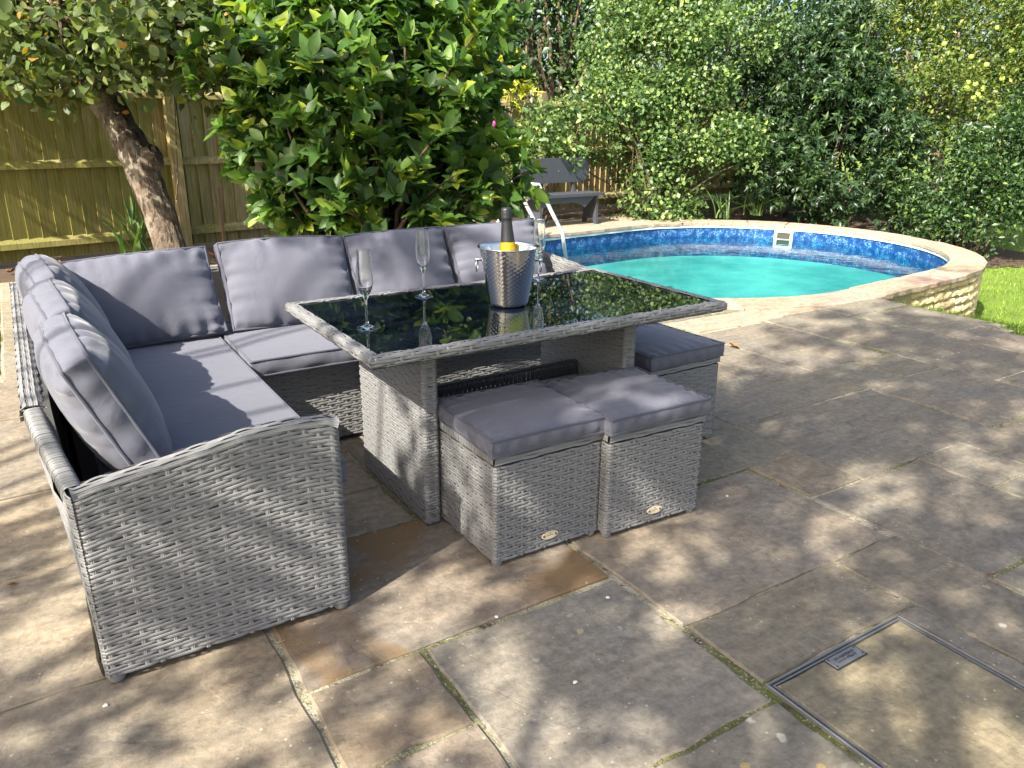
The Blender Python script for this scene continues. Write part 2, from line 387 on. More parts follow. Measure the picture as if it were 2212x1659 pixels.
# ------------------------------------------------------------------ terrain
PC1, PC2, PCY, PR, PTH, PCW = 5.35, 6.72, 5.64, 1.86, .10, .29      # oval pool: two end centres, radius, turn, coping width
PM = ((PC1+PC2)/2, PCY); PH = (PC2-PC1)/2
def pool_sd(x, y):
    c, s = math.cos(PTH), math.sin(PTH); dx, dy = x-PM[0], y-PM[1]
    a = dx*c+dy*s; b = -dx*s+dy*c; a = a-np.clip(a, -PH, PH)
    return np.hypot(a, b)-PR
PLEN = 4*PH+2*math.pi*PR
def pool_pt(t, off=0.):
    """point at arc length t (on the water line) pushed out by off, and the outward direction; t = 0 at the front left"""
    t = t % PLEN; c, s = math.cos(PTH), math.sin(PTH); r = PR+off
    if t < 2*PH: a, b, n = -PH+t, -r, (0, -1)
    elif t < 2*PH+math.pi*PR:
        q = -math.pi/2+(t-2*PH)/PR; n = (math.cos(q), math.sin(q)); a, b = PH+r*n[0], r*n[1]
    elif t < 4*PH+math.pi*PR: a, b, n = PH-(t-2*PH-math.pi*PR), r, (0, 1)
    else:
        q = math.pi/2+(t-4*PH-math.pi*PR)/PR; n = (math.cos(q), math.sin(q)); a, b = -PH+r*n[0], r*n[1]
    return (PM[0]+a*c-b*s, PM[1]+a*s+b*c), (n[0]*c-n[1]*s, n[0]*s+n[1]*c)
def ground_z(x, y):
    d = np.maximum(0, x-5.35 - .35*smoothstep(4, 9, y))
    return -.055 - .50*smoothstep(0, 2.6, d)*smoothstep(9.5, 5.5, y) - .06*smoothstep(2, 12, d)
def sheet(name, xs, ys, keep, dz, mat):
    X, Y = np.meshgrid(xs, ys, indexing='ij'); Z = ground_z(X, Y)+dz
    V = np.stack([X, Y, Z], -1).reshape(-1, 3); ny = len(ys)
    I, J = np.meshgrid(np.arange(len(xs)-1), np.arange(ny-1), indexing='ij'); I = I.ravel(); J = J.ravel()
    F = np.stack([I*ny+J, (I+1)*ny+J, (I+1)*ny+J+1, I*ny+J+1], 1)
    cx = (xs[I]+xs[I+1])/2; cy = (ys[J]+ys[J+1])/2; F = F[keep(cx, cy)]
    used = np.unique(F); mp = np.zeros(len(V), int); mp[used] = np.arange(len(used))
    return put(name, fastmesh(name, V[used], mp[F], sm=True), mat)
g1 = np.concatenate([np.linspace(-200, -8, 20), np.arange(-7.8, 13.5, .12), np.linspace(13.7, 220, 24)])
g2 = np.concatenate([np.linspace(-200, -8, 20), np.arange(-7.8, 13.5, .12), np.linspace(13.7, 220, 24)])
FD = R(9.2); FN = np.array([-math.sin(FD), math.cos(FD)]); FT = np.array([math.cos(FD), math.sin(FD)]); F0 = np.array([-.19, 8.36])
def fence_d(x, y): return (x-F0[0])*FN[0]+(y-F0[1])*FN[1]
lawn = sheet('lawn', g1, g2, lambda x, y: pool_sd(x, y) > .14, 0., MT['lawn']); tag(lawn, 'mown green lawn sloping down past the stone pool wall', 'lawn', kind='structure')
gf1 = np.arange(-6, 13, .12); gf2 = np.arange(3, 13, .12)
def bed(x, y):
    behind = (y > 7.35-.02*x) & (x < 4.3); hed = (pool_sd(x, y) > .28) & (pool_sd(x, y) < 4.2) & (y > 5.0-.0*x) & (x > 4.3) & (y+.3*x > 8.6)
    return (behind | hed) & (pool_sd(x, y) > .14)
soil = sheet('planting_bed', gf1, gf2, bed, .012, MT['soil']); tag(soil, 'dark soil bed under the fence and hedge', 'soil', kind='structure')

# ------------------------------------------------------------------ patio
def in_patio(x, y):
    if pool_sd(x, y) < PCW-.20: return False
    if y > 7.45 and not (1.7 < x < 5.0 and y < 8.3) and not (4.2 < x < 7.2 and y < 8.6): return False
    if y > 5.0 and x > 7.3: return False
    if x > 5.52-.06*max(0, y-3): return (y > 6.8 and x < 7.3)
    if y < 2.62 and x > 5.52-(2.62-y)*1.0: return False
    return -5.8 < x and y > -5.5
mort_x = np.arange(-6, 7.5, .1); mort_y = np.arange(-5.6, 8.7, .1)
def patio_keep(x, y): return np.array([in_patio(a, b) and in_patio(a-.04, b-.04) and in_patio(a+.04, b+.04) for a, b in zip(x, y)])
X, Y = np.meshgrid(mort_x, mort_y, indexing='ij'); ny = len(mort_y)
I, J = np.meshgrid(np.arange(len(mort_x)-1), np.arange(ny-1), indexing='ij'); I = I.ravel(); J = J.ravel()
k = patio_keep((mort_x[I]+mort_x[I+1])/2, (mort_y[J]+mort_y[J+1])/2)
Fm = np.stack([I*ny+J, (I+1)*ny+J, (I+1)*ny+J+1, I*ny+J+1], 1)[k]
patio = put('patio', fastmesh('patio', np.stack([X, Y, np.full_like(X, -.0065)], -1).reshape(-1, 3), Fm), MT['mortar'])
tag(patio, 'riven sandstone patio with mossy mortar joints', 'patio', kind='structure')
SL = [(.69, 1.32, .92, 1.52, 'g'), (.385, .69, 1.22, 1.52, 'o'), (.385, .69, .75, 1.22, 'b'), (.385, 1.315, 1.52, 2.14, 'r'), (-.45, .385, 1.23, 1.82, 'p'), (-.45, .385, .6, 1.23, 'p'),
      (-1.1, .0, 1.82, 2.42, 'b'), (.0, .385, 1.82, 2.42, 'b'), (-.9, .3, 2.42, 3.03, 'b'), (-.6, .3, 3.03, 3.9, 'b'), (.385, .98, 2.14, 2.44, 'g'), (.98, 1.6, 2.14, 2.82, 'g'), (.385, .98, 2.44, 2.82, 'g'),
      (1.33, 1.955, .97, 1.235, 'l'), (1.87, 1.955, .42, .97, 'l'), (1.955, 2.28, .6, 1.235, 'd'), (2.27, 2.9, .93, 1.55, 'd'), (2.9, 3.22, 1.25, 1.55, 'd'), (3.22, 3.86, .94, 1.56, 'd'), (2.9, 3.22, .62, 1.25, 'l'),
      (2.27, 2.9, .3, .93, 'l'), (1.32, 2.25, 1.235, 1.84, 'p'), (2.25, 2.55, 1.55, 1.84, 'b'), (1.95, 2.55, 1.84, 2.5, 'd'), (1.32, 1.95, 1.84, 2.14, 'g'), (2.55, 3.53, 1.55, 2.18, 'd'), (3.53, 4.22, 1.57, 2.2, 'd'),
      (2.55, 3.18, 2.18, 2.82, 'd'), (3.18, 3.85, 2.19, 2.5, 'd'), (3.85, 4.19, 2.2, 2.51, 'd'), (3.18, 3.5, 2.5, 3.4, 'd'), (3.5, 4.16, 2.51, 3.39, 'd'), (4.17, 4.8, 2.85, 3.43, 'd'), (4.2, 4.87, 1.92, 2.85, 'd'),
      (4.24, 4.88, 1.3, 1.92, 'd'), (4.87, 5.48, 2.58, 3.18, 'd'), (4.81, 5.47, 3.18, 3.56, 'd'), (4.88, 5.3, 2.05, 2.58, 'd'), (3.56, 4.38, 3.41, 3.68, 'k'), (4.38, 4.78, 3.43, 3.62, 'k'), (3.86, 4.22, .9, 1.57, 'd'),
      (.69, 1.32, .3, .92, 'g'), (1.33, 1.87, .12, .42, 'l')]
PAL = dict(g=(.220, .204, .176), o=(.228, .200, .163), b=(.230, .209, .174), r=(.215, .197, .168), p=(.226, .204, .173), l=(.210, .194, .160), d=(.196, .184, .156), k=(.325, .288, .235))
COVER = (1.335, 1.865, .425, .965)
CELL = .1; gx0, gy0 = -5.8, -5.4; NXc, NYc = 132, 140
occ = np.zeros((NXc, NYc), bool)
for i in range(NXc):
    for j in range(NYc):
        x, y = gx0+(i+.5)*CELL, gy0+(j+.5)*CELL
        if not in_patio(x, y) or (COVER[0] < x < COVER[1] and COVER[2] < y < COVER[3]): occ[i, j] = True
        for a in SL:
            if a[0]-.02 < x < a[1]+.02 and a[2]-.02 < y < a[3]+.02: occ[i, j] = True
auto = []
SZ = [(9, 6), (6, 6), (6, 9), (6, 3), (3, 6), (3, 3), (2, 3), (3, 2), (2, 2), (1, 3), (3, 1), (1, 2), (2, 1), (1, 1)]
for j in range(NYc):
    for i in range(NXc):
        if occ[i, j]: continue
        opts = SZ[:]; h = rnd.randint(0, 4); opts = opts[h:h+1]+opts
        for a, b in opts:
            if i+a <= NXc and j+b <= NYc and not occ[i:i+a, j:j+b].any():
                occ[i:i+a, j:j+b] = True; auto.append((gx0+i*CELL, gx0+(i+a)*CELL, gy0+j*CELL, gy0+(j+b)*CELL)); break
def slab_mesh(x0, x1, y0, y1, gap=.0052, th=.032, wob=.0035, ztop=0.):
    lx, ly = x1-x0, y1-y0; P = []
    nx = max(2, min(9, int(lx/.07))); ny_ = max(2, min(9, int(ly/.07)))
    e = lambda: rnd.gauss(0, wob)
    gs = [gap*rnd.choice((.35, .6, .8, 1., 1.5, 2.)) for _ in range(4)]
    for i in range(nx): P.append((x0+gs[3]+(lx-gs[3]-gs[1])*i/nx, y0+gs[0]+e()))
    for i in range(ny_): P.append((x1-gs[1]+e(), y0+gs[0]+(ly-gs[0]-gs[2])*i/ny_))
    for i in range(nx): P.append((x1-gs[1]-(lx-gs[3]-gs[1])*i/nx, y1-gs[2]+e()))
    for i in range(ny_): P.append((x0+gs[3]+e(), y1-gs[2]-(ly-gs[0]-gs[2])*i/ny_))
    tx, ty, h = rnd.gauss(0, .0022), rnd.gauss(0, .0022), rnd.gauss(0, .0015)
    cx, cy = (x0+x1)/2, (y0+y1)/2
    return MB().prism(P, ztop-th, ztop, min(.005, lx*.1), lambda x, y: h+(x-cx)*tx+(y-cy)*ty).mesh('paving_slab')
for it in SL+[(*a, None) for a in auto]:
    x0, x1, y0, y1, c = it
    if c is None:
        cx, cy = (x0+x1)/2, (y0+y1)/2
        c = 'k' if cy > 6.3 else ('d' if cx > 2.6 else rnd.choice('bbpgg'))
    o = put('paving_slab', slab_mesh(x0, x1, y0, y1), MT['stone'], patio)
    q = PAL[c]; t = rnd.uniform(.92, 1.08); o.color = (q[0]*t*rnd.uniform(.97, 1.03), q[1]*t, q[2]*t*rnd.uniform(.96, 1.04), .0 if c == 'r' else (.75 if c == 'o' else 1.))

# recessed drain cover
cov = tag(empty('inspection_cover', (1.6, .7, 0)), 'square metal framed drain cover filled with paving stone', 'drain cover')
x0, x1, y0, y1 = COVER; mb = MB(); tw = .006
for (a, b, c, d) in ((x0, x1, y1-tw, y1), (x0, x1, y0, y0+tw), (x0, x0+tw, y0+tw, y1-tw), (x1-tw, x1, y0+tw, y1-tw)):
    mb.box(((a+b)/2, (c+d)/2, -.012), (b-a, d-c, .032), bev=.0015)
mb.build('outer_frame', MT['metal'], cov)
mb = MB(); g = .012
for (a, b, c, d) in ((x0+g, x1-g, y1-g-.004, y1-g), (x0+g, x1-g, y0+g, y0+g+.004), (x0+g, x0+g+.004, y0+g+.004, y1-g-.004), (x1-g-.004, x1-g, y0+g+.004, y1-g-.004)):
    mb.box(((a+b)/2, (c+d)/2, -.013), (b-a, d-c, .030))
mb.build('inner_tray', MT['metal'], cov)
o = put('infill_slab', slab_mesh(x0+.017, x1-.017, y0+.017, y1-.017, .001, .03, .001, .001), MT['stone'], cov); o.color = (.205, .185, .135, 1.)
pl0 = (gz(1768, 1437)[0], gz(1768, 1437)[1]); pcx = (gz(1772, 1420)[0]+gz(1860, 1395)[0])/2
px_, py_ = float(gz(1813, 1414)[0]), y1-.040
pb = MB().box((px_, py_, .003), (.112, .036, .006), bev=.001).build('maker_plate', MT['metal'], cov)
MB().box((px_, py_, .0015), (.122, .046, .004)).build('plate_recess', MT['metal_dark'], cov)
mb = MB()
for row in (0, 1):
    x = px_-.036
    while x < px_+.036:
        wl = rnd.uniform(.0022, .0042)
        mb.box((x+wl/2, py_+.006-row*.011, .0063), (wl*.45, .007-.0015*row, .0012), rz=rnd.uniform(-.35, .35))
        if rnd.random() < .6: mb.box((x+wl/2, py_+.006-row*.011+rnd.choice((-.003, 0, .003)), .0063), (wl, .0016, .0012))
        x += wl+rnd.choice((.0016, .0016, .0018, .004))
mb.build('worn_lettering', MT['metal_dark'], pb)
for sx in (-1, 1):
    for sy in (-1, 1): MB().lathe([(0, .0066), (.0028, .0066), (.003, .006), (.003, .004)], 10, (px_+sx*.05, py_+sy*.013, 0)).build('keyhole', MT['metal_dark'], pb)

# ------------------------------------------------------------------ pool
pool = tag(empty('swimming_pool', (PM[0], PM[1], 0)), 'oval swimming pool with stone coping and mottled blue liner', 'swimming pool')
NSEG = 120; WATER_Z = -.168; FLOOR_Z = -.42
ring = [pool_pt(PLEN*i/NSEG) for i in range(NSEG)]
def ringwall(off0, z0, off1, z1, flip=False):
    A = [pool_pt(PLEN*i/NSEG, off0)[0] for i in range(NSEG)]; B = [pool_pt(PLEN*i/NSEG, off1)[0] for i in range(NSEG)]
    V = [(x, y, z0) for x, y in A]+[(x, y, z1) for x, y in B]
    return V, [(i, (i+1) % NSEG, NSEG+(i+1) % NSEG, NSEG+i) for i in range(NSEG)]
MB().add(*ringwall(0, -.02, 0, FLOOR_Z)).build('liner_wall', MT['liner'], pool, True)
MB().add([(p[0][0], p[0][1], FLOOR_Z) for p in ring], [tuple(range(NSEG))]).build('pool_floor', MT['floor'], pool)
mb = MB(); mb.add(*ringwall(-.014, -.028, -.014, -.052)); mb.add(*ringwall(-.014, -.028, .05, -.028)); mb.add(*ringwall(-.014, -.052, .05, -.052)); mb.build('liner_track', MT['white'], pool, True)
mb = MB(); mb.add(*ringwall(PCW-.045, -.02, PCW-.045, -.95)); mb.add(*ringwall(.01, -.03, PCW-.045, -.03)); mb.build('wall_core', MT['pointing'], pool, True)
water = MB().add([(pool_pt(PLEN*i/NSEG, -.001)[0][0], pool_pt(PLEN*i/NSEG, -.001)[0][1], WATER_Z) for i in range(NSEG)], [tuple(range(NSEG))]).build('pool_water', MT['water'])
tag(water, 'clear turquoise water filling the oval pool', 'water', kind='structure')
t = 0.; i = 0
while t < PLEN-.15:
    L = rnd.uniform(.36, .56)
    if PLEN-t-L < .3: L = PLEN-t
    n = 5; inn = [pool_pt(t+.004+(L-.008)*j/n, -.022+rnd.gauss(0, .003)) for j in range(n+1)]; ou = [pool_pt(t+.004+(L-.008)*j/n, PCW+rnd.gauss(0, .006)) for j in range(n+1)]
    P = [p[0] for p in ou]+[p[0] for p in reversed(inn)]
    h = rnd.gauss(0, .003)
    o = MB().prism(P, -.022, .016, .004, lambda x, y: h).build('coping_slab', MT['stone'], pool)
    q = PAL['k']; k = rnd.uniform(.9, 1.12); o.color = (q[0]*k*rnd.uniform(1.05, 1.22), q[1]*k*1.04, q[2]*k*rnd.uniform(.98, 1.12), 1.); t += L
def stone_mesh(w_, h_, d_):
    V = []; 
    for a in (-1, 1):
        for b in (-1, 1):
            V.append((a*w_/2*rnd.uniform(.86, 1.), 0, b*h_/2*rnd.uniform(.84, 1.)))
    nx, nz = 4, 3; V = []
    for j in range(nz+1):
        for i in range(nx+1):
            u, v = i/nx*2-1, j/nz*2-1
            sq = (1-.10*v*v, 1-.12*u*u); e = max(abs(u), abs(v))
            dep = d_*(1-.6*e**9)*rnd.uniform(.8, 1.15)
            V.append((u*w_/2*sq[0]+rnd.gauss(0, .012), -dep, v*h_/2*sq[1]+rnd.gauss(0, .004)))
    F = [(j*(nx+1)+i, j*(nx+1)+i+1, (j+1)*(nx+1)+i+1, (j+1)*(nx+1)+i) for j in range(nz) for i in range(nx)]
    mb = MB().add(V, F); b = len(V)
    rim = [i for i in range(nx)]+[nx+(nx+1)*j for j in range(nz)]+[(nx+1)*(nz+1)-1-i for i in range(nx)]+[(nx+1)*(nz-j) for j in range(nz)]
    mb.v += [(mb.v[i][0], .02, mb.v[i][2]) for i in rim]
    for i in range(len(rim)): mb.f.append((rim[(i+1) % len(rim)], rim[i], b+i, b+(i+1) % len(rim)))
    me = mb.mesh('stone'); me.materials.append(MT['walling']); return me
STN = [stone_mesh(1., .078, .030) for _ in range(10)]
TS0 = 2*PH*.35; TS1 = 2*PH+PR*1.9
for row in range(10):
    z = -.06-row*.082; t = TS0+rnd.uniform(0, .1)
    while t < TS1:
        L = rnd.uniform(.08, .25); (x, y), nr = pool_pt(t+L/2, PCW-.045)
        if z > float(ground_z(x, y))-.06:
            o = put('stone', rnd.choice(STN), None, pool); o.location = (x, y, z)
            o.rotation_euler = (0, rnd.gauss(0, .03), math.atan2(nr[0], -nr[1]))
            sc_ = (PR+PCW)/PR if t > 2*PH else 1.
            o.scale = ((L*sc_-.012), 1, rnd.uniform(.74, 1.02))
            o.matrix_parent_inverse = Matrix.Translation(-Vector((PM[0], PM[1], 0)))
        t += L
# skimmer on the far wall
sk_t = min((i*PLEN/600 for i in range(600)), key=lambda t_: abs(project([*pool_pt(t_)[0], -.15])[0][0]-1692)+(1e4 if pool_pt(t_)[1][1] < 0.2 else 0))
(sx_, sy_), sn = pool_pt(sk_t, -.004); ang = math.atan2(sn[1], sn[0])-math.pi/2
sk = MB()
for (a, b, w2, h2) in ((0, .098, .23, .034), (0, -.098, .23, .024), (-.098, 0, .034, .165), (.098, 0, .034, .165)):
    mt = Matrix.Rotation(ang, 3, 'Z'); q = mt@Vector((a, -.008, 0)); sk.box((sx_+q.x, sy_+q.y, -.165+b), (w2, .016, h2), rz=ang, bev=.003)
sko = sk.build('skimmer_frame', MT['white'], pool)
MB().box((sx_, sy_, -.165), (.17, .008, .17), rz=ang).build('skimmer_mouth', MT['dark'], sko)
q = Matrix.Rotation(ang, 3, 'Z')@Vector((0, -.006, 0)); MB().box((sx_+q.x, sy_+q.y, -.170), (.162, .006, .010), rz=ang).build('skimmer_bar', MT['white'], sko)
for k_ in (-.06, 0, .06):
    q = Matrix.Rotation(ang, 3, 'Z')@Vector((k_, -.0175, 0)); MB().box((sx_+q.x, sy_+q.y, -.067), (.009, .003, .009), rz=ang).build('screw', MT['metal_dark'], sko)

# pool ladder
lad = tag(empty('pool_ladder', (4.5, 7.0, 0)), 'white metal pool ladder half hidden behind the big leafed shrub', 'ladder')
lf = gz(1166, 520, -.02)
for dy in (0., -.46):
    a = on_y(1131, 424, lf[1]); top = Vector((a[0]-.12, lf[1]+dy, a[2]+.16)); ft = Vector((lf[0]+.06, lf[1]+dy, -.3))
    pts = [ft, Vector((lf[0]-.02, lf[1]+dy, .12)), Vector((a[0]+.04, a[1]+dy, a[2]-.10)), top, top+Vector((-.22, 0, .02)), Vector((top.x-.5, top.y, .25)), Vector((top.x-.56, top.y, 0.))]
    MB().tube(pts, .021, 10).build('rail', MT['white'], lad, True)
for z in (.15, .38, .6):
    xx = top.x-.56+(z)*.42; MB().box((xx, lf[1]-.23, z), (.09, .46, .025), bev=.006).build('tread', MT['white'], lad)

# ------------------------------------------------------------------ wicker weaving
class Weave:
    def __init__(s): s.V = []; s.F = []; s.U = []; s.n = 0
    def strip(s, fn, us, vc, offs, w_, seed, along='u'):
        k = len(us); prof = np.array([-.5, -.34, .34, .5])*w_; dep = np.array([-.0014, 0, 0, -.0014]); tv = np.array([0, .2, .8, 1.])
        u = np.repeat(us, 4); o = np.repeat(offs, 4)+np.tile(dep, k); vv = np.repeat(vc, 4)+np.tile(prof, k)
        P = fn(u, vv, o) if along == 'u' else fn(vv, u, o)
        s.V.append(P); s.U.append(np.stack([np.repeat(us, 4)+seed, np.tile(tv, k)+seed*3.7], 1))
        b = s.n; i = np.arange(k-1)
        for j in range(3): s.F.append(np.stack([b+i*4+j, b+(i+1)*4+j, b+(i+1)*4+j+1, b+i*4+j+1], 1) if along == 'u' else np.stack([b+i*4+j, b+i*4+j+1, b+(i+1)*4+j+1, b+(i+1)*4+j], 1))
        s.n += 4*k
    def panel(s, fn, W, H, stake=.0365, pitch=.0099, a=.0016, over=2, ends=True, vseg=1, rw=.965, sw=.0125):
        ns = max(2, round(W/stake)); nr = max(2, round(H/pitch)); du = W/ns; dv = H/nr; per = over+1
        for r in range(nr):
            st = np.array([-1. if (i+r) % per == 0 else 1. for i in range(-1, ns+1)])
            us = []; of = []
            for i in range(ns):
                c = st[i+1]; l = st[i]
                us += [i*du, (i+.22)*du, (i+.5)*du, (i+.78)*du]; of += [(c+l)/2*a*.9, c*a*.95, c*a, c*a*.95]
            us.append(W); of.append(a*.4)
            if ends: us = [-.0012]+us[1:-1]+[W+.0012]; of = [-.007]+of[1:-1]+[-.007]
            us = np.array(us); of = np.array(of)+rng.normal(0, .00018)
            vc = np.full(len(us), (r+.5)*dv)+rng.normal(0, .0004)+.0007*np.sin((us/du-r)*2*math.pi/per)
            s.strip(fn, us, vc, of, dv*rw, rng.uniform(0, 60))
        for i in range(ns):
            vs_ = np.linspace(0, H, vseg+1); s.strip(fn, vs_, np.full(vseg+1, (i+.5)*du+rng.normal(0, .0008)), np.zeros(vseg+1), sw, rng.uniform(0, 60), 'v')
    def build(s, name, mat, parent, kind=True):
        me = fastmesh(name, np.concatenate(s.V), np.concatenate(s.F), uv=np.concatenate(s.U), sm=True)
        o = put(name, me, mat, parent)
        if kind: o['kind'] = 'stuff'
        return o
def flat(o, ux, vx):
    o = np.array(o, float); ux = np.array(ux, float); vx = np.array(vx, float); nrm = np.cross(ux, vx)
    return lambda u, v, f: o+u[:, None]*ux+v[:, None]*vx+f[:, None]*nrm
def along_path(pts, prof, up=(0, 0, 1)):
    """weave wrapped over a rounded profile carried along a path; prof = [(side, up)] outline"""
    P = np.array(pts, float); L = np.concatenate([[0], np.cumsum(np.linalg.norm(np.diff(P, axis=0), axis=1))])
    Q = np.array(prof, float); K = np.concatenate([[0], np.cumsum(np.linalg.norm(np.diff(Q, axis=0), axis=1))])
    dQ = np.gradient(Q, K, axis=0); nQ = np.stack([dQ[:, 1], -dQ[:, 0]], 1); nQ /= np.linalg.norm(nQ, axis=1)[:, None]
    dP = np.gradient(P, L, axis=0); dP /= np.linalg.norm(dP, axis=1)[:, None]
    def fn(u, v, f):
        p = np.stack([np.interp(u, L, P[:, i]) for i in range(3)], 1); t = np.stack([np.interp(u, L, dP[:, i]) for i in range(3)], 1)
        sd_ = np.cross(t, np.array(up, float)); sd_ /= np.linalg.norm(sd_, axis=1)[:, None]; uu = np.cross(sd_, t)
        q = np.stack([np.interp(v, K, Q[:, i]) for i in range(2)], 1); nn = np.stack([np.interp(v, K, nQ[:, i]) for i in range(2)], 1)
        q = q+nn*f[:, None]
        return p+sd_*q[:, :1]+uu*q[:, 1:]
    return fn, L[-1], K[-1]
def rrect(w_, h_, r=.008, n=3):
    """outline from bottom left, over the top, to bottom right (side, up) seen along the path"""
    o = [(-w_/2, -h_)]
    for k in range(n+1): q = math.pi-math.pi/2*k/n; o.append((-w_/2+r+r*math.cos(q), -r+r*math.sin(q)))
    for k in range(n+1): q = math.pi/2-math.pi/2*k/n; o.append((w_/2-r+r*math.cos(q), -r+r*math.sin(q)))
    o.append((w_/2, -h_)); return o

# ------------------------------------------------------------------ corner sofa
SX, SY, AY = .604, 3.75, 1.776          # depth of the left run, back line, outer face of the near arm
SEAT_Y, SXR = 2.90, 2.44                # front of the back run, its right end
sofa = tag(empty('corner_sofa', (.3, 2.8, 0)), 'grey wicker corner sofa with a long left side and a back run', 'sofa')
ax = np.array([0, .059, .161, .244, .386, .507, .58, .604]); ah = np.array([.508, .521, .534, .546, .569, .573, .566, .552])
hf = lambda u: np.interp(u, ax, ah)
Z0 = .022
def arm_fn(y, sgn):
    def fn(u, v, f):
        h = hf(np.clip(u, 0, SX)); z = Z0+(h-Z0-.012)*(v/.5)
        return np.stack([u, np.full_like(u, y)-sgn*f, z], 1)
    return fn
wv = Weave(); wv.panel(arm_fn(AY, 1), SX, .5, vseg=1); wv.build('near_arm_panel', MT['wicker'], sofa)
wv = Weave(); fn, L, K = along_path([(x, AY+.022, hf(x)) for x in np.linspace(.0, SX, 22)], rrect(.048, .014, .010)); wv.panel(fn, L, K, pitch=.0105, over=2); wv.build('near_arm_top', MT['wicker'], sofa)
wv = Weave(); wv.panel(flat((SX, AY, Z0), (0, 1, 0), (0, 0, 1)), .046, .52, stake=.023); wv.build('near_arm_edge', MT['wicker'], sofa)
mb = MB()
P = [(x, z) for x, z in zip(ax, ah)]
V = [(x, AY+.006, z-.008) for x, z in P]+[(x, AY+.040, z-.008) for x, z in P]+[(x, AY+.006, .04) for x, z in P]+[(x, AY+.040, .04) for x, z in P]; n = len(P)
Fq = []
for i in range(n-1): Fq += [(i, i+1, 2*n+i+1, 2*n+i), (n+i, 3*n+i, 3*n+i+1, n+i+1), (i, n+i, n+i+1, i+1)]
mb.add(V, Fq); mb.build('near_arm_core', MT['lining'], sofa)
# left back: outer skin, inner core, wrapped rail
def leftback(u, v, f):      # u runs from the far end to the near end along -y
    y = SY-.02-u; top = np.interp(y, [AY, 2.06, 2.2, SY], [.50, .60, .605, .605]); z = Z0+(top-Z0)*(v/.58); x = -.06*(v/.58)**1.2*np.interp(y, [AY, 2.06], [.15, 1.])
    return np.stack([x-f, y, z], 1)
wv = Weave(); wv.panel(leftback, SY-.02-AY-.001, .58, stake=.05, vseg=6); wv.build('left_back_panel', MT['wicker'], sofa)
wv = Weave()
path = [(-.045, SY+.02, .62), (-.045, 3.2, .62), (-.045, 2.6, .622), (-.045, 2.2, .622), (-.042, 2.08, .616)]
fn, L, K = along_path(path, rrect(.046, .030, .010)); wv.panel(fn, L, K, stake=.026, pitch=.0115, over=2, a=.0015, sw=.014); wv.build('left_back_rail', MT['wicker'], sofa)
wv = Weave(); fn, L, K = along_path([(-.042, 2.075, .619), (-.034, 2.0, .600), (-.014, 1.90, .556), (.008, 1.795, .512)], rrect(.042, .034, .012))
for k in range(int(L/.0085)):
    u0 = (k+.5)*.0085; vs_ = np.linspace(0, K, 12); wv.strip(fn, vs_, np.full(12, u0), np.full(12, .001+.0006*(k % 2)), .0082, rng.uniform(0, 50), 'v')
wv.build('wrapped_corner_rail', MT['wicker'], sofa)
mb = MB(); yz = [(AY+.042, .05), (SY-.03, .05), (SY-.03, .605), (2.08, .612), (AY+.042, .506)]
mb.add([(.004-.045*z/.6*(1 if y > 2 else .12), y, z) for y, z in yz]+[(.041-.046*z/.6, y, z) for y, z in yz], [(0, 1, 2, 3, 4), (9, 8, 7, 6, 5)]+[(i, (i+1) % 5, 5+(i+1) % 5, 5+i) for i in range(5)])
mb.add([(.02, AY+.05, .05), (.02, SY-.02, .05), (.02, SY-.02, .36), (.02, AY+.05, .36), (-.03, AY+.06, .50), (-.03, 2.08, .60), (-.03, SY-.02, .60), (-.075+.03, SY-.02, .60), (-.045, 2.08, .60), (0.01, AY+.05, .05), (0.01, SY-.02, .05)],
       [(0, 1, 2, 3), (3, 2, 6, 5, 4)]); mb.build('left_back_core', MT['lining'], sofa)
MB().tube([(-.045, SY, .585), (-.045, 2.2, .585), (-.042, 2.075, .580), (-.03, 2.0, .562), (-.012, 1.9, .520), (.008, 1.8, .480)], .0185, 8).build('rail_core', MT['lining'], sofa)
# back run
wv = Weave(); wv.panel(flat((SX+.0, SEAT_Y, Z0), (1, 0, 0), (0, 0, 1)), SXR-SX, .335, stake=.034); wv.build('front_base_panel', MT['wicker'], sofa)
wv = Weave(); wv.panel(flat((SX, SEAT_Y, Z0), (0, -1, 0), (0, 0, 1)), SEAT_Y-AY-.05, .335, stake=.034)
o = wv.build('side_base_panel', MT['wicker'], sofa); o.data.flip_normals()
wv = Weave(); wv.panel(flat((SXR, SY+.02, Z0), (-1, 0, 0), (0, 0, 1)), SXR+.02, .58, stake=.05, vseg=1); wv.build('rear_panel', MT['wicker'], sofa)
wv = Weave(); fn, L, K = along_path([(SXR, SY, .62), (1.3, SY, .62), (0., SY, .62), (-.07, SY, .62)], rrect(.046, .03, .010)); wv.panel(fn, L, K, stake=.034, pitch=.0125, over=1); wv.build('rear_rail', MT['wicker'], sofa)
mb = MB(); mb.box((.31, 2.8, .19), (.55, 1.85, .33)); mb.box(((SX+SXR)/2, 3.33, .19), (SXR-SX-.01, .82, .332)); mb.box(((SX+SXR)/2-.3, SY-.015, .33), (SXR-SX+.55, .03, .55)); mb.build('seat_core', MT['lining'], sofa)
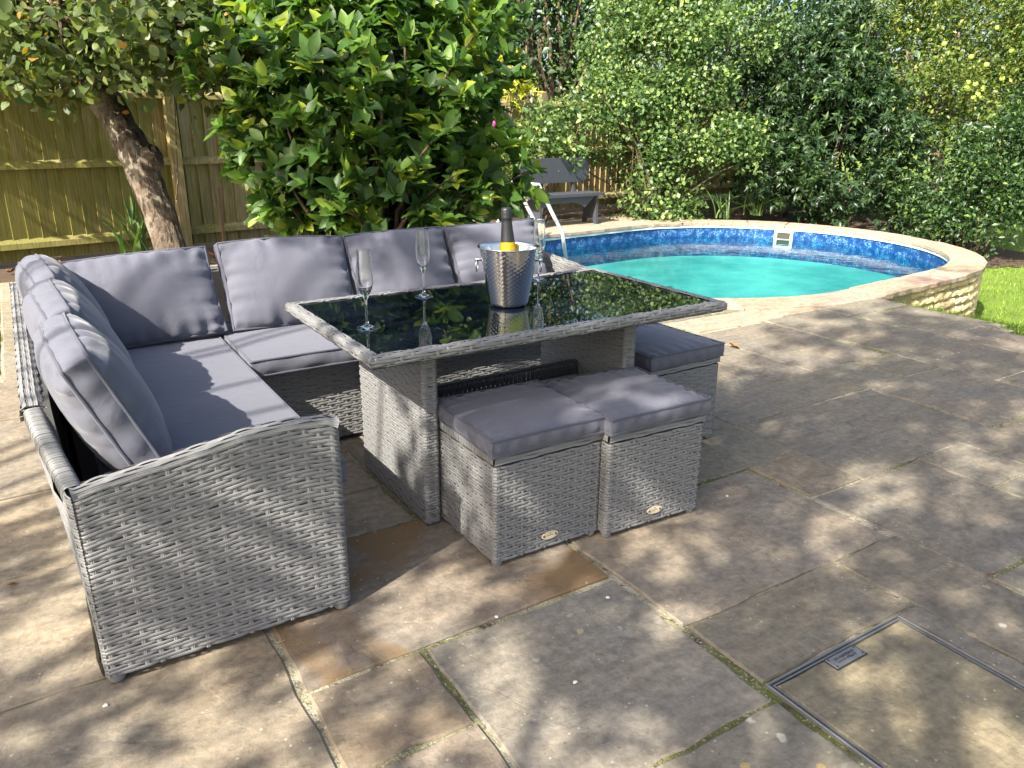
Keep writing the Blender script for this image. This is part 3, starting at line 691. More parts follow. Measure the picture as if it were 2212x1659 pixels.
# right arm
rx = [3.72, 3.5, 3.3, 3.1, 2.97, 2.92, 2.90]; rz = [.60, .59, .575, .56, .54, .50, .44]
rh = lambda y: np.interp(y, rx[::-1], rz[::-1])
def rarm(x, sgn):
    def fn(u, v, f):
        y = np.clip(SEAT_Y+u*sgn if sgn > 0 else SY-u, SEAT_Y, SY); return np.stack([np.full_like(u, x)+sgn*f, y, Z0+(rh(y)-Z0-.01)*(v/.5)], 1)
    return fn
wv = Weave(); wv.panel(rarm(SXR, 1), SY-SEAT_Y, .5, stake=.034); wv.panel(rarm(SXR-.05, -1), SY-SEAT_Y, .5, stake=.034); wv.build('right_arm_panel', MT['wicker'], sofa)
wv = Weave(); fn, L, K = along_path([(SXR-.025, y, z) for y, z in zip(np.linspace(SY-.03, SEAT_Y, 22), rh(np.linspace(SY-.03, SEAT_Y, 22)))], rrect(.054, .014, .012)); wv.panel(fn, L, K); wv.build('right_arm_top', MT['wicker'], sofa)
wv = Weave(); wv.panel(flat((SXR-.05, SEAT_Y-.001, Z0), (1, 0, 0), (0, 0, 1)), .05, .42, stake=.025); wv.build('right_arm_end', MT['wicker'], sofa)
for (x, y) in ((.022, AY+.022), (SX-.022, AY+.022), (.03, SY-.03), (SXR-.03, SY-.03), (SXR-.03, SEAT_Y+.03), (SX+.03, SEAT_Y+.03)):
    MB().lathe([(0, 0), (.015, 0), (.019, .004), (.021, .012), (.021, .03)], 12, (x, y, 0)).build('foot', MT['wicker'] if y < 2 else MT['rubber'], sofa, True)

# ------------------------------------------------------------------ cushions
def cushion_mesh(W, H, T, bulge, seed, wr=.004, crown=0., n=30, sag=0.):
    """local: x width, z height (0..H), y thickness; returns the cover mesh and the two seam loops"""
    g = np.random.default_rng(seed); nx = max(10, int(n*W/max(W, H))); nz = max(10, int(n*H/max(W, H)))
    u = np.linspace(-1, 1, nx+1); v = np.linspace(-1, 1, nz+1)
    u = np.sign(u)*(1-(1-np.abs(u))**1.25); v = np.sign(v)*(1-(1-np.abs(v))**1.25)
    U, Vv = np.meshgrid(u, v, indexing='ij')
    f = ((1-np.abs(U)**2.6)*(1-np.abs(Vv)**2.6))**.62
    kx = g.uniform(9, 30, 6); kz = g.uniform(9, 30, 6); px = g.uniform(0, 6.28, 12)
    def wrk(s, d, k_, p_): return sum(np.sin(k_[i]*s+p_[i]+1.3*d) for i in range(6))/6*np.exp(-d/.22)
    outs = []
    for side in (-1, 1):
        w1 = wrk(U, 1-np.abs(Vv), kx, px)+wrk(Vv, 1-np.abs(U), kz, px[6:])
        low = .25*np.sin(2.1*U+px[0]+side)*np.sin(1.7*Vv+px[3])
        Yv = side*(T/2+bulge*f*(1+low*.35)+wr*w1*np.minimum(1, 6*f))
        Xv = U*W/2*(1-.022*(1-Vv**2)); Zv = (Vv+1)/2*H
        Zv = Zv+crown*(1-U**2)*(Vv+1)/2 - H/2*.02*(1-U**2)*Vv*(1 if crown == 0 else 0)
        Zv = Zv-sag*(U**2)*(Vv+1)/2
        outs.append(np.stack([Xv, Yv, Zv], -1))
    def loop(A): return np.concatenate([A[:-1, 0], A[-1, :-1], A[:0:-1, -1], A[0, :0:-1]])
    V = []; F = []
    m = (nx+1)*(nz+1)
    for s_, A in enumerate(outs):
        V.append(A.reshape(-1, 3)); b = s_*m
        for i in range(nx):
            for j in range(nz):
                q = (b+i*(nz+1)+j, b+(i+1)*(nz+1)+j, b+(i+1)*(nz+1)+j+1, b+i*(nz+1)+j+1)
                F.append(q if s_ == 0 else q[::-1])
    Lf, Lb = loop(outs[0]), loop(outs[1]); k_ = len(Lf); b = 2*m
    cen = np.array([0, 0, H/2]); rings = []
    for q in (0., .25, .5, .75, 1.):
        Rr = Lf*(1-q)+Lb*q; d = Rr-cen; d[:, 1] = 0; d /= np.linalg.norm(d, axis=1)[:, None]
        rings.append(Rr+d*(.008*math.sin(math.pi*q))*(1+.5*np.sin(np.arange(k_)*.9+seed))[:, None])
    for r_ in rings: V.append(r_)
    for a in range(4):
        for j in range(k_): F.append((b+a*k_+(j+1) % k_, b+a*k_+j, b+(a+1)*k_+j, b+(a+1)*k_+(j+1) % k_))
    return np.concatenate(V), F, Lf, Lb
def cushion(name, W, H, T, bulge, mat4, seed, label, cat, group=None, wr=.004, crown=0., sag=0., n=30, pr=.0050):
    V, F, Lf, Lb = cushion_mesh(W, H, T, bulge, seed, wr, crown, n, sag)
    me = bpy.data.meshes.new(name); me.from_pydata([tuple(p) for p in V.tolist()], [], F); me.update(); smooth(me)
    o = put(name, me, MT['fabric']); tag(o, label, cat, group)
    for L in (Lf, Lb):
        p_ = MB().tube([tuple(q) for q in L], pr, 6, closed=True).mesh('piping', True); p_.materials.append(MT['piping'])
        c = bpy.data.objects.new('piping', p_); COL.objects.link(c); c.parent = o
    o.matrix_world = mat4
    return o
T_, Rx, Ry, Rz = (lambda x, y, z: Matrix.Translation((x, y, z))), (lambda a: Matrix.Rotation(R(a), 4, 'X')), (lambda a: Matrix.Rotation(R(a), 4, 'Y')), (lambda a: Matrix.Rotation(R(a), 4, 'Z'))
FLAT = Rx(-90)       # cushion face up: local y -> world z ... local z -> world y
def flatcushion(name, x0, x1, y0, y1, z0, th, bulge, seed, label, cat, group=None, rot=0., wr=.002, n=30):
    W, H = x1-x0, y1-y0
    m = T_((x0+x1)/2, (y0+y1)/2, z0+th/2)@Rz(rot)@T_(0, -H/2, 0)@Matrix(((1, 0, 0, 0), (0, 0, 1, 0), (0, -1, 0, 0), (0, 0, 0, 1)))
    return cushion(name, W, H, th, bulge, m, seed, label, cat, group, wr=wr, n=n)
SEATZ = .358
flatcushion('seat_cushion', .075, .632, AY+.055, 3.42, SEATZ, .056, .006, 3, 'long flat grey seat cushion on the left side of the sofa', 'cushion', 'sofa seat cushions', wr=.0012)
flatcushion('seat_cushion', .645, 1.245, 2.84, 3.48, SEATZ, .060, .010, 4, 'square grey seat cushion on the back run beside the long cushion', 'cushion', 'sofa seat cushions')
flatcushion('seat_cushion', 1.255, 1.815, 2.84, 3.48, SEATZ, .060, .010, 5, 'middle grey seat cushion of the back run behind the table', 'cushion', 'sofa seat cushions')
flatcushion('seat_cushion', 1.825, 2.375, 2.84, 3.48, SEATZ, .060, .010, 6, 'end grey seat cushion of the back run beside the right arm', 'cushion', 'sofa seat cushions')
BK = 'sofa back cushions'
def backc(xc, W, H, seed, label, lean=-28, y=3.285, rz=0, crown=.0, sag=0., z=.418, ry=0.):
    m = T_(xc, y, z)@Rz(rz)@Rx(lean)@Ry(ry)
    return cushion('back_cushion', W, H, .062, .064, m, seed, label, 'cushion', BK, wr=.022, crown=crown, sag=sag, n=44, pr=.0048)
backc(.388, .545, .365, 21, 'wide grey back cushion in the corner of the sofa, in full sun', -28, 3.275, 0, .006, ry=-2.5)
backc(.962, .545, .380, 22, 'grey back cushion next to the corner one, behind the nearest flute', -28, 3.285, 0, .012, ry=1.)
backc(1.508, .500, .380, 23, 'grey back cushion third along the back run, with a sun patch', -27, 3.29, 0, .004, ry=-1.)
backc(2.045, .520, .382, 24, 'grey back cushion at the end of the back run, behind the ice bucket', -27, 3.29, 0, .002, -.010, ry=-1.)
def leftc(yc, W, H, seed, label, lean=23, x=.185, rz=0., z=.410, T=.062, bl=.072, sag=.02):
    m = T_(x, yc, z)@Rz(-90+rz)@Rx(lean)@Rz(180)
    return cushion('back_cushion', W, H, T, bl, m, seed, label, 'cushion', BK, wr=.020, crown=.01, sag=sag, n=44, pr=.0052)
leftc(2.195, .50, .385, 31, 'puffy grey back cushion leaning nearest the wicker arm', 23, .190, 2)
leftc(2.72, .50, .39, 32, 'puffy grey back cushion in the middle of the sofa left side', 23, .185, 3)
leftc(3.235, .48, .40, 33, 'puffy grey back cushion on the sofa left side, next to the corner', 23, .175, 4)

# ------------------------------------------------------------------ dining table
BX, BY, TZ, TL, TW = .736, 1.872, .669, 1.348, .767
table = tag(empty('dining_table', (BX+TL/2, BY+TW/2, 0)), 'rectangular grey wicker dining table with black glass top', 'table')
RW = .034
MB().box((BX+TL/2, BY+TW/2, TZ-.004), (TL-2*RW+.006, TW-2*RW+.006, .008), bev=.0015).build('glass_top', MT['tableglass'], table)
MB().box((BX+TL/2, BY+TW/2, TZ-.021), (TL-.02, TW-.02, .022)).build('top_core', MT['lining'], table)
corn = [(BX, BY), (BX+TL, BY), (BX+TL, BY+TW), (BX, BY+TW)]
for i in range(4):
    a, b = np.array(corn[i]), np.array(corn[(i+1) % 4]); d = (b-a)/np.linalg.norm(b-a); nn = np.array([d[1], -d[0]])   # nn points outwards
    L0 = np.linalg.norm(b-a); wv = Weave(); H_ = .031
    pf = np.array([(-RW, 0), (-.008, .0015), (-.003, -.0015), (0, -.008), (.0, -H_+.006), (-.004, -H_), (-.03, -H_)])
    K = np.concatenate([[0], np.cumsum(np.linalg.norm(np.diff(pf, axis=0), axis=1))])
    dq = np.gradient(pf, K, axis=0); nq = np.stack([-dq[:, 1], dq[:, 0]], 1); nq /= np.linalg.norm(nq, axis=1)[:, None]
    def fn(u, v, f, a=a, d=d, nn=nn, pf=pf, K=K, nq=nq, L0=L0):
        q = np.stack([np.interp(v, K, pf[:, k]) for k in range(2)], 1)+np.stack([np.interp(v, K, nq[:, k]) for k in range(2)], 1)*f[:, None]
        uu = np.clip(u, -q[:, 0], L0+q[:, 0])                 # mitred corners
        return np.stack([a[0]+d[0]*uu+nn[0]*q[:, 0], a[1]+d[1]*uu+nn[1]*q[:, 0], TZ+.003+q[:, 1]], 1)
    wv.panel(fn, L0, K[-1], stake=.036, pitch=.0098, over=2, ends=False, a=.0014, vseg=10, sw=.012); o = wv.build('woven_rim', MT['wicker'], table); o.data.flip_normals()
LY0, LY1, LT = 2.066, 2.61, .052
for x in (.979, BX+TL-.243-LT):
    wv = Weave(); hl = TZ-.032-.012
    wv.panel(flat((x, LY1, .012), (0, -1, 0), (0, 0, 1)), LY1-LY0, hl, stake=.030)
    wv.panel(flat((x, LY0, .012), (1, 0, 0), (0, 0, 1)), LT, hl, stake=.026)
    wv.panel(flat((x+LT, LY0, .012), (0, 1, 0), (0, 0, 1)), LY1-LY0, hl, stake=.030)
    wv.panel(flat((x+LT, LY1, .012), (-1, 0, 0), (0, 0, 1)), LT, hl, stake=.026)
    lg = wv.build('woven_leg', MT['wicker'], table)
    MB().box((x+LT/2, (LY0+LY1)/2, hl/2+.004), (LT-.008, LY1-LY0-.008, hl)).build('leg_core', MT['lining'], lg)
wv = Weave(); xa, xb = .979+LT, BX+TL-.243-LT
pr_ = [(-.022, -.05), (-.022, -.008), (-.016, 0), (.016, 0), (.022, -.008), (.022, -.05), (.016, -.056), (-.016, -.056)]
fn, L, K = along_path([(xa, 2.36, .378), ((xa+xb)/2, 2.36, .378), (xb, 2.36, .378)], pr_)
for k in range(int(L/.0098)):
    vs_ = np.linspace(0, K, 16); wv.strip(fn, vs_, np.full(16, (k+.5)*.0098), np.full(16, .0015*(k % 2)), .0093, rng.uniform(0, 50), 'v')
wv.build('stretcher', MT['wicker_dark'], table)  # same wicker in a darker tone than the rest of the table

# ------------------------------------------------------------------ stools
SW, SD, SH = .392, .385, .366
def make_stool():
    root = empty('footstool'); wv = Weave(); h = SH-.034-.018
    for (o_, ux, W) in (((-SW/2, -SD/2), (1, 0, 0), SW), ((SW/2, -SD/2), (0, 1, 0), SD), ((SW/2, SD/2), (-1, 0, 0), SW), ((-SW/2, SD/2), (0, -1, 0), SD)):
        wv.panel(flat((*o_, .018), ux, (0, 0, 1)), W, h, stake=.0284, pitch=.0101, sw=.010)
    wv.build('woven_body', MT['wicker'], root)
    MB().box((0, 0, .018+h/2), (SW-.012, SD-.012, h)).build('body_core', MT['lining'], root)
    wv = Weave(); z = SH
    for (x, y, ux, W) in ((-SW/2, -SD/2, (1, 0, 0), SW), (SW/2, -SD/2, (0, 1, 0), SD), (SW/2, SD/2, (-1, 0, 0), SW), (-SW/2, SD/2, (0, -1, 0), SD)):
        d = np.array(ux); e = np.array([x, y, z])
        ins = np.cross(np.array([0, 0, 1.]), d)
        fn, L, K = along_path([e+ins*.012, e+ins*.012+d*W/2, e+ins*.012+d*W], rrect(.028, .027, .010))
        if abs(d[0]) > .5: wv.panel(fn, L, K, stake=.05, pitch=.0105, over=3, ends=False, a=.002)
        else:
            for k in range(int(L/.0082)):
                vs_ = np.linspace(0, K, 12); wv.strip(fn, vs_, np.full(12, (k+.5)*.0082), np.full(12, .001+.001*(k % 2)), .0080, rng.uniform(0, 50), 'v')
    wv.build('lid_rim', MT['wicker'], root)
    MB().box((0, 0, SH-.016), (SW-.03, SD-.03, .024)).build('lid', MT['lining'], root)
    for sx in (-1, 1):
        for sy in (-1, 1): MB().lathe([(0, 0), (.013, 0), (.016, .003), (.018, .010), (.018, .03)], 12, (sx*(SW/2-.02), sy*(SD/2-.02), 0)).build('foot', MT['wicker'], root, True)
    tg = empty('name_tag'); tg.parent = root
    n = 28; V = [(.031*math.cos(2*math.pi*i/n), -SD/2-.0045, .013*math.sin(2*math.pi*i/n)+.062) for i in range(n)]
    V += [(p[0], p[1]-.0022, p[2]) for p in V]
    MB().add(V, [tuple(range(n, 2*n))]+[(i, (i+1) % n, n+(i+1) % n, n+i) for i in range(n)]).build('oval_plate', MT['tag'], tg)
    for x in (-.022, .022): MB().add([(x+.0032*math.cos(k), -SD/2-.0085, .062+.0032*math.sin(k)) for k in np.linspace(0, 6.283, 11)[:-1]]+[(x+.004*math.cos(k), -SD/2-.0064, .062+.004*math.sin(k)) for k in np.linspace(0, 6.283, 11)[:-1]], [tuple(range(10))]+[(i, (i+1) % 10, 10+(i+1) % 10, 10+i) for i in range(10)]).build('screw', MT['rust'], tg)
    MB().box((.001, -SD/2-.0068, .0695), (.0035, .0008, .0035)).build('peg_hole', MT['metal_dark'], tg)
    MB().box((0, -SD/2-.0068, .062), (.024, .0006, .0012)).build('worn_print', MT['metal_dark'], tg)
    return root
def copy_tree(o, parent=None):
    c = o.copy(); COL.objects.link(c); c.parent = parent
    for ch in o.children: copy_tree(ch, c)
    return c
for o in (st0 := make_stool(),): pass
STOOLS = [(1.236, 1.928, 0., 'grey wicker footstool tucked beside the left table leg, with an oval tag', 'flat grey cushion on the footstool beside the left table leg'),
          (1.632, 1.882, -2.2, 'grey wicker footstool tucked beside the right table leg, touching its twin', 'flat grey cushion on the footstool that touches the other under the table front'),
          (2.156, 2.317, 1.0, 'grey wicker footstool standing at the pool end of the table', 'flat grey cushion on the footstool at the pool end of the table')]
for i, (x, y, a, lab, clab) in enumerate(STOOLS):
    s = st0 if i == 0 else copy_tree(st0)
    s.location = (x, y, 0); s.rotation_euler = (0, 0, R(a)); tag(s, lab, 'footstool', 'wicker footstools')
    flatcushion('stool_cushion', x-.202, x+.202, y-.202, y+.196, SH+.003, .048, .015, 41+i, clab, 'cushion', 'footstool cushions', rot=a+(-1.2, .6, 1.)[i], wr=.012, n=48)

# ------------------------------------------------------------------ flutes, bucket, bottle
def flute():
    pr = [(0, 0), (.030, 0), (.0325, .0001), (.0333, .0008), (.0328, .0018), (.031, .0026), (.018, .0065), (.008, .011), (.0045, .018), (.0036, .035), (.0034, .070), (.0040, .085), (.0075, .098), (.0145, .110), (.0205, .124), (.0238, .140), (.0247, .158), (.0240, .185), (.0222, .215), (.02045, .2385), (.0203, .2395), (.0201, .2402), (.0198, .2402), (.01965, .2395), (.0197, .2385), (.0213, .215), (.0230, .185), (.0237, .158), (.0228, .141), (.0196, .126), (.0136, .1135), (.006, .107), (0, .105)]
    return MB().lathe(pr, 48).mesh('champagne_flute', True)
fm = flute(); fm.materials.append(MT['glass'])
for (x, y, lab) in ((.854, 2.184, 'empty champagne flute nearest the table corner, left of the others'), (1.200, 2.500, 'empty champagne flute standing alone before the third back cushion'), (1.729, 2.544, 'empty champagne flute close behind the ice bucket, pool seen through it')):
    o = put('champagne_flute', fm, None); o.location = (x, y, TZ+.0005); tag(o, lab, 'champagne flute', 'champagne flutes')
bk = tag(empty('ice_bucket', (1.395, 2.235, TZ)), 'hammered stainless steel ice bucket with ring handles on the table', 'ice bucket')
n = 96; m_ = 56; Hb = .198
V = []; 
for j in range(m_+1):
    t = j/m_; r = .0655+(.0995-.0655)*t**.95
    if t < .06: r -= .010*(1-t/.06)**2
    for i in range(n):
        q = 2*math.pi*i/n; dm = 0.
        if .05 < t < .97: dm = -.0011*max(0, math.sin(i*math.pi/2.*1.0+(j//2 % 2)*0)*math.sin(j*math.pi/2))
        jt = ((i*7919+j*104729) % 97)/97-.5
        V.append(((r+dm*1.0+.00035*jt*(0 if t < .05 or t > .97 else 1))*math.cos(q), (r+dm+.00035*jt*(0 if t < .05 or t > .97 else 1))*math.sin(q), t*Hb+.001))
Fq = [(j*n+i, j*n+(i+1) % n, (j+1)*n+(i+1) % n, (j+1)*n+i) for j in range(m_) for i in range(n)]
Fq.append(tuple(range(n-1, -1, -1)))
mb = MB(); mb.add(V, Fq); mb.v = [(x+1.395, y+2.235, z+TZ) for x, y, z in mb.v]; mb.build('bucket_wall', MT['steel'], bk, True)
MB().lathe([(.0975, Hb), (.1000, Hb+.001), (.1055, Hb+.0025), (.1068, Hb+.005), (.1050, Hb+.0068), (.100, Hb+.006), (.0965, Hb+.002), (.0958, Hb-.004), (.064, .006), (0, .005)], 96, (1.395, 2.235, TZ)).build('rolled_rim', MT['chrome'], bk, True)
for sgn in (-1, 1):
    q = math.atan2(-RT[1], -RT[0]) if sgn < 0 else math.atan2(RT[1], RT[0]); q += .15*sgn
    c = Vector((1.395+.098*math.cos(q), 2.235+.098*math.sin(q), TZ+.155)); d = Vector((math.cos(q), math.sin(q), 0)); tn = Vector((-d.y, d.x, 0))
    kn = MB().tube([c-d*.006, c+d*.006, c+d*.010, c+d*.016, c+d*.0195], [.005, .005, .0085, .0085, .003], 12).build('knob', MT['chrome'], bk, True)
    cc = c+d*.012-Vector((0, 0, .021)); MB().tube([cc+tn*.018*math.cos(k)+Vector((0, 0, .020*math.sin(k))) for k in np.linspace(0, 2*math.pi, 25)[:-1]], .0021, 8, closed=True).build('ring_handle', MT['chrome'], bk, True)
bt = tag(empty('champagne_bottle', (1.40, 2.24, TZ+.008)), 'champagne bottle with black foil and gold collar chilling in the bucket', 'bottle')
tl = Matrix.Rotation(R(-2.5), 3, 'Y')@Matrix.Rotation(R(-1.5), 3, 'X'); bc = (1.405, 2.24, TZ+.022)
MB().lathe([(0, 0), (.040, 0), (.043, .004), (.043, .105), (.040, .125), (.033, .155), (.0275, .172)], 40, bc, tl).build('glass_body', MT['bottle'], bt, True)
MB().lathe([(.0300, .160), (.0290, .168), (.0245, .194), (.0238, .197)], 40, bc, tl).build('gold_collar', MT['gold'], bt, True)
MB().lathe([(.0243, .1955), (.0236, .199), (.0200, .235), (.0178, .262), (.0174, .270), (.0184, .2715), (.0186, .279), (.0181, .281), (.0180, .284), (.0182, .302), (.0160, .3075), (.0130, .309), (0, .3095)], 40, bc, tl).build('black_foil', MT['foil'], bt, True)

# ------------------------------------------------------------------ fence
fence = tag(empty('garden_fence', (F0[0], F0[1], 0)), 'weathered feather edge timber fence, green with algae', 'fence')
def fpt(s, d, z): p = F0+FT*s+FN*d; return (p[0], p[1], z)
bw = .122; s = -3.4; bms = []
for k in range(5):
    h0 = rnd.uniform(-.008, .008)
    bms.append(MB().add([(0, -.014, 0), (.134, .008, 0), (.134, .016, 0), (0, .003, 0), (0, -.014, 1.50+h0), (.134, .008, 1.50), (.134, .016, 1.50), (0, .003, 1.50+h0)], [(0, 1, 5, 4), (1, 2, 6, 5), (2, 3, 7, 6), (3, 0, 4, 7), (4, 5, 6, 7)]).mesh('board'))
    bms[-1].materials.append(MT['fence'])
    # tall boards need rows of vertices only for shape; the grain is in the wood
while s < 12.:
    o = put('board', rnd.choice(bms), None, fence); o.location = fpt(s, 0, .015+rnd.gauss(0, .004)); o.rotation_euler = (0, rnd.gauss(0, .003), FD); s += bw*rnd.uniform(.94, 1.05)
    o.scale = (rnd.uniform(.97, 1.03), 1, 1)
    o.matrix_parent_inverse = Matrix.Translation(-fence.location)
posts = [1.43+2.46*k/1. for k in range(-2, 5)]; posts = [F_/math.cos(FD)+.19 for F_ in posts]
for s in posts: MB().box(fpt(s, -.062, .80), (.095, .095, 1.66), rz=FD, bev=.004).build('post', MT['fence'], fence)
for a, b in zip([posts[0]-1.2]+posts, posts+[12.]):
    for z, hh in ((1.475, .075), (.855, .075), (.165, .085)):
        c = (a+b)/2; L = b-a-.10
        mb = MB(); p = fpt(c, -.028, z)
        pro = [(-.028, -hh/2), (.026, -hh/2), (.026, hh/2), (-.022, hh/2-.035)]
        V = []
        for e in (-L/2, L/2):
            for (dd, zz) in pro: q = fpt(c+e, -.028+dd, z+zz); V.append(q)
        mb.add(V, [(0, 1, 2, 3), (7, 6, 5, 4), (0, 4, 5, 1), (1, 5, 6, 2), (2, 6, 7, 3), (3, 7, 4, 0)]); mb.build('rail', MT['fence'], fence)
sp = gz(487, 545)
stk_top = on_y(476, 405, sp[1]); MB().box((sp[0], sp[1], stk_top[2]/2), (.028, .020, stk_top[2]), rz=.2, bev=.002).build('garden_stake', MT['wood'])
tag(bpy.data.objects['garden_stake'], 'thin square wooden stake standing before the fence', 'stake')

# ------------------------------------------------------------------ bench
bfr = gz(1293, 483.4); bang = R(3.); bd = Vector((math.cos(bang), math.sin(bang), 0)); bn = Vector((-bd.y, bd.x, 0))
bench = tag(empty('garden_bench', (bfr[0]-.5, bfr[1]+.15, 0)), 'dark grey painted wooden bench with rounded backrest by the pool', 'bench')
B0 = Vector((bfr[0], bfr[1], 0))
def bp(a, d, z): return B0+bd*a+bn*d+Vector((0, 0, z))          # a to the right, d away from the pool
def extr(poly, thick, axis, org, name):
    """poly in (a,z) if axis 'd', or (d,z) if axis 'a'"""
    k = len(poly); V = []
    for e in (0, thick):
        for (p_, z) in poly: V.append(bp(p_, org+e, z) if axis == 'd' else bp(org+e, p_, z))
    F = [tuple(range(k)), tuple(range(2*k-1, k-1, -1))]+[(i, (i+1) % k, k+(i+1) % k, k+i) for i in range(k)]
    return MB().add(V, F).build(name, MT['bench'], bench)
BL = 1.12
def legpoly(): return [(0, 0), (.055, 0), (.075, .05), (.12, .085), (.17, .085), (.215, .05), (.235, 0), (.29, 0), (.27, .12), (.265, .36), (.02, .36), (.015, .12)]
for a in (-.04, -BL+.18): extr(legpoly(), .035, 'a', a, 'leg')
extr([(-BL, .36), (.07, .36), (.07, .395), (-BL, .395)], .31, 'd', -.02, 'seat')
ap = [(-BL+.20, .36)]; ap += [(-BL+.20+.70*k/14, .30-.10*max(0, 1-math.sin(math.pi*k/14)*1.15)**1.0+.02*math.cos(2*math.pi*k/14)) for k in range(15)]; ap += [(-.06, .36)]
extr(ap, .025, 'd', .02, 'apron')
bkp = []
for k in range(9): q = -math.pi/2+math.pi*k/8; bkp.append((-.10+.13*math.cos(q), .665+.15*math.sin(q)))
for k in range(9): q = math.pi/2+math.pi*k/8; bkp.append((-BL+.17+.13*math.cos(q), .665+.15*math.sin(q)))
o = extr(bkp, .028, 'd', .26, 'backrest')
for a in (-.22, -BL+.26): MB().tube([bp(a, .27, .38), bp(a, .335, .78)], .024, 4).build('back_post', MT['bench'], bench)

# ------------------------------------------------------------------ foliage
def tmpl_big(w_=.50, fold=.10, curl=.18, wave=.03):
    ys = [0, .14, .36, .62, .84, 1.]; ws = [.05, .62, 1., .86, .45, 0]
    V = []; F = []
    for i, (y, q) in enumerate(zip(ys, ws)):
        z = -curl*y*y; e = wave*(1 if i % 2 else -1)
        V += [(-w_/2*q, y, z+fold*q+e*q), (0, y, z), (w_/2*q, y, z+fold*q-e*q)]
    for i in range(5):
        b = i*3; F += [(b, b+1, b+4, b+3), (b+1, b+2, b+5, b+4)]
    return np.array(V), np.array(F)
def tmpl_small(w_=.55, fold=.14, curl=.1):
    V = [(0, 0, 0), (w_/2, .48, fold), (0, 1, -curl), (-w_/2, .48, fold), (0, .5, 0)]
    return np.array(V), np.array([(0, 1, 4), (1, 2, 4), (2, 3, 4), (3, 0, 4)])
def frames(D, N):
    D = D/np.linalg.norm(D, axis=1)[:, None]; N = N-D*(N*D).sum(1)[:, None]; L = np.linalg.norm(N, axis=1)[:, None]; N = np.where(L > 1e-4, N/np.maximum(L, 1e-4), np.array([[1., 0, 0]]))
    return np.cross(D, N), D, N
def leaves_mesh(name, C, D, N, S, tm, tint):
    X, D, N = frames(D, N); tv, tf = tm; n, k = len(C), len(tv)
    V = C[:, None]+S[:, None, None]*(tv[None, :, 0, None]*X[:, None]+tv[None, :, 1, None]*D[:, None]+tv[None, :, 2, None]*N[:, None])
    F = (tf[None]+(np.arange(n)*k)[:, None, None]).reshape(-1, tf.shape[1])
    return fastmesh(name, V.reshape(-1, 3), F, tint=np.repeat(tint, k), sm=True)
def crown(blobs, n_clump, per, spread, size, up=.3, out=.8, droop=.0, shell=.55, tint=(.45, .22), seed=1, whorl=False, zmin=None, svar=.25):
    """blobs: (centre, radii, weight); returns leaf centre, direction, normal, size, tint and the clump centres"""
    g = np.random.default_rng(seed); W = np.array([b[2] if len(b) > 2 else b[1][0]*b[1][1]*b[1][2] for b in blobs], float)
    idx = g.choice(len(blobs), n_clump, p=W/W.sum()); C = []; O = []
    for i in idx:
        c, r = np.array(blobs[i][0]), np.array(blobs[i][1]); d = g.normal(size=3); d /= np.linalg.norm(d)
        rr = shell+(1.05-shell)*g.random()**.8; rr *= 1+.10*math.sin(5*d[0]+i)+.08*math.sin(7*d[2]+2*i)
        C.append(c+d*r*rr); O.append(d/r/np.linalg.norm(d/r))
    C, O = np.array(C), np.array(O)
    if zmin is not None: k_ = C[:, 2] > zmin; C, O = C[k_], O[k_]
    n = len(C)
    T = O*out+np.array([0, 0, up])+g.normal(size=(n, 3))*.45; T /= np.linalg.norm(T, axis=1)[:, None]
    Cc = np.repeat(C, per, 0); Tt = np.repeat(T, per, 0); m = len(Cc)
    if whorl:
        ph = np.tile(np.arange(per)*2.4, n)+np.repeat(g.uniform(0, 6, n), per); A = np.cross(Tt, g.normal(size=(m, 3))*0+np.array([.3, .2, .9])); A /= np.linalg.norm(A, axis=1)[:, None]; B = np.cross(Tt, A)
        opn = np.repeat(g.uniform(.7, 1.5, n), per)*g.uniform(.6, 1.3, m)
        D = Tt+(A*np.cos(ph)[:, None]+B*np.sin(ph)[:, None])*opn[:, None]; pos = Cc-Tt*(g.random(m)*spread)[:, None]
        N = Tt+g.normal(size=(m, 3))*.25+np.array([0, 0, .25])
    else:
        pos = Cc+g.normal(size=(m, 3))*spread; D = Tt*.6+g.normal(size=(m, 3))*.75; N = np.repeat(O, per, 0)*.55+np.array([0, 0, .6])+g.normal(size=(m, 3))*.45
    D = D+np.array([0, 0, -droop])
    S = size*np.clip(1+g.normal(size=m)*svar, .45, 1.7)
    tn = np.clip(tint[0]+np.repeat(g.normal(size=n), per)*tint[1]*.7+g.normal(size=m)*tint[1], 0, 1)
    return pos, D, N, S, tn, C
def lumps(blobs, k, r, seed, core=.35):
    g = np.random.default_rng(seed); out = []
    for b in blobs:
        c, rr = np.array(b[0]), np.array(b[1]); v = rr[0]*rr[1]*rr[2]; out.append((c, tuple(rr*.86), v*core))
        for _ in range(int(k*v**.67)+2):
            d = g.normal(size=3); d /= np.linalg.norm(d)
            if d@FW > .35: d = -d
            q = r*g.uniform(.6, 1.35); out.append((c+d*rr*g.uniform(.72, 1.0), (q, q, q*.8), v*(1-core)/(k*v**.67+2)))
    return out
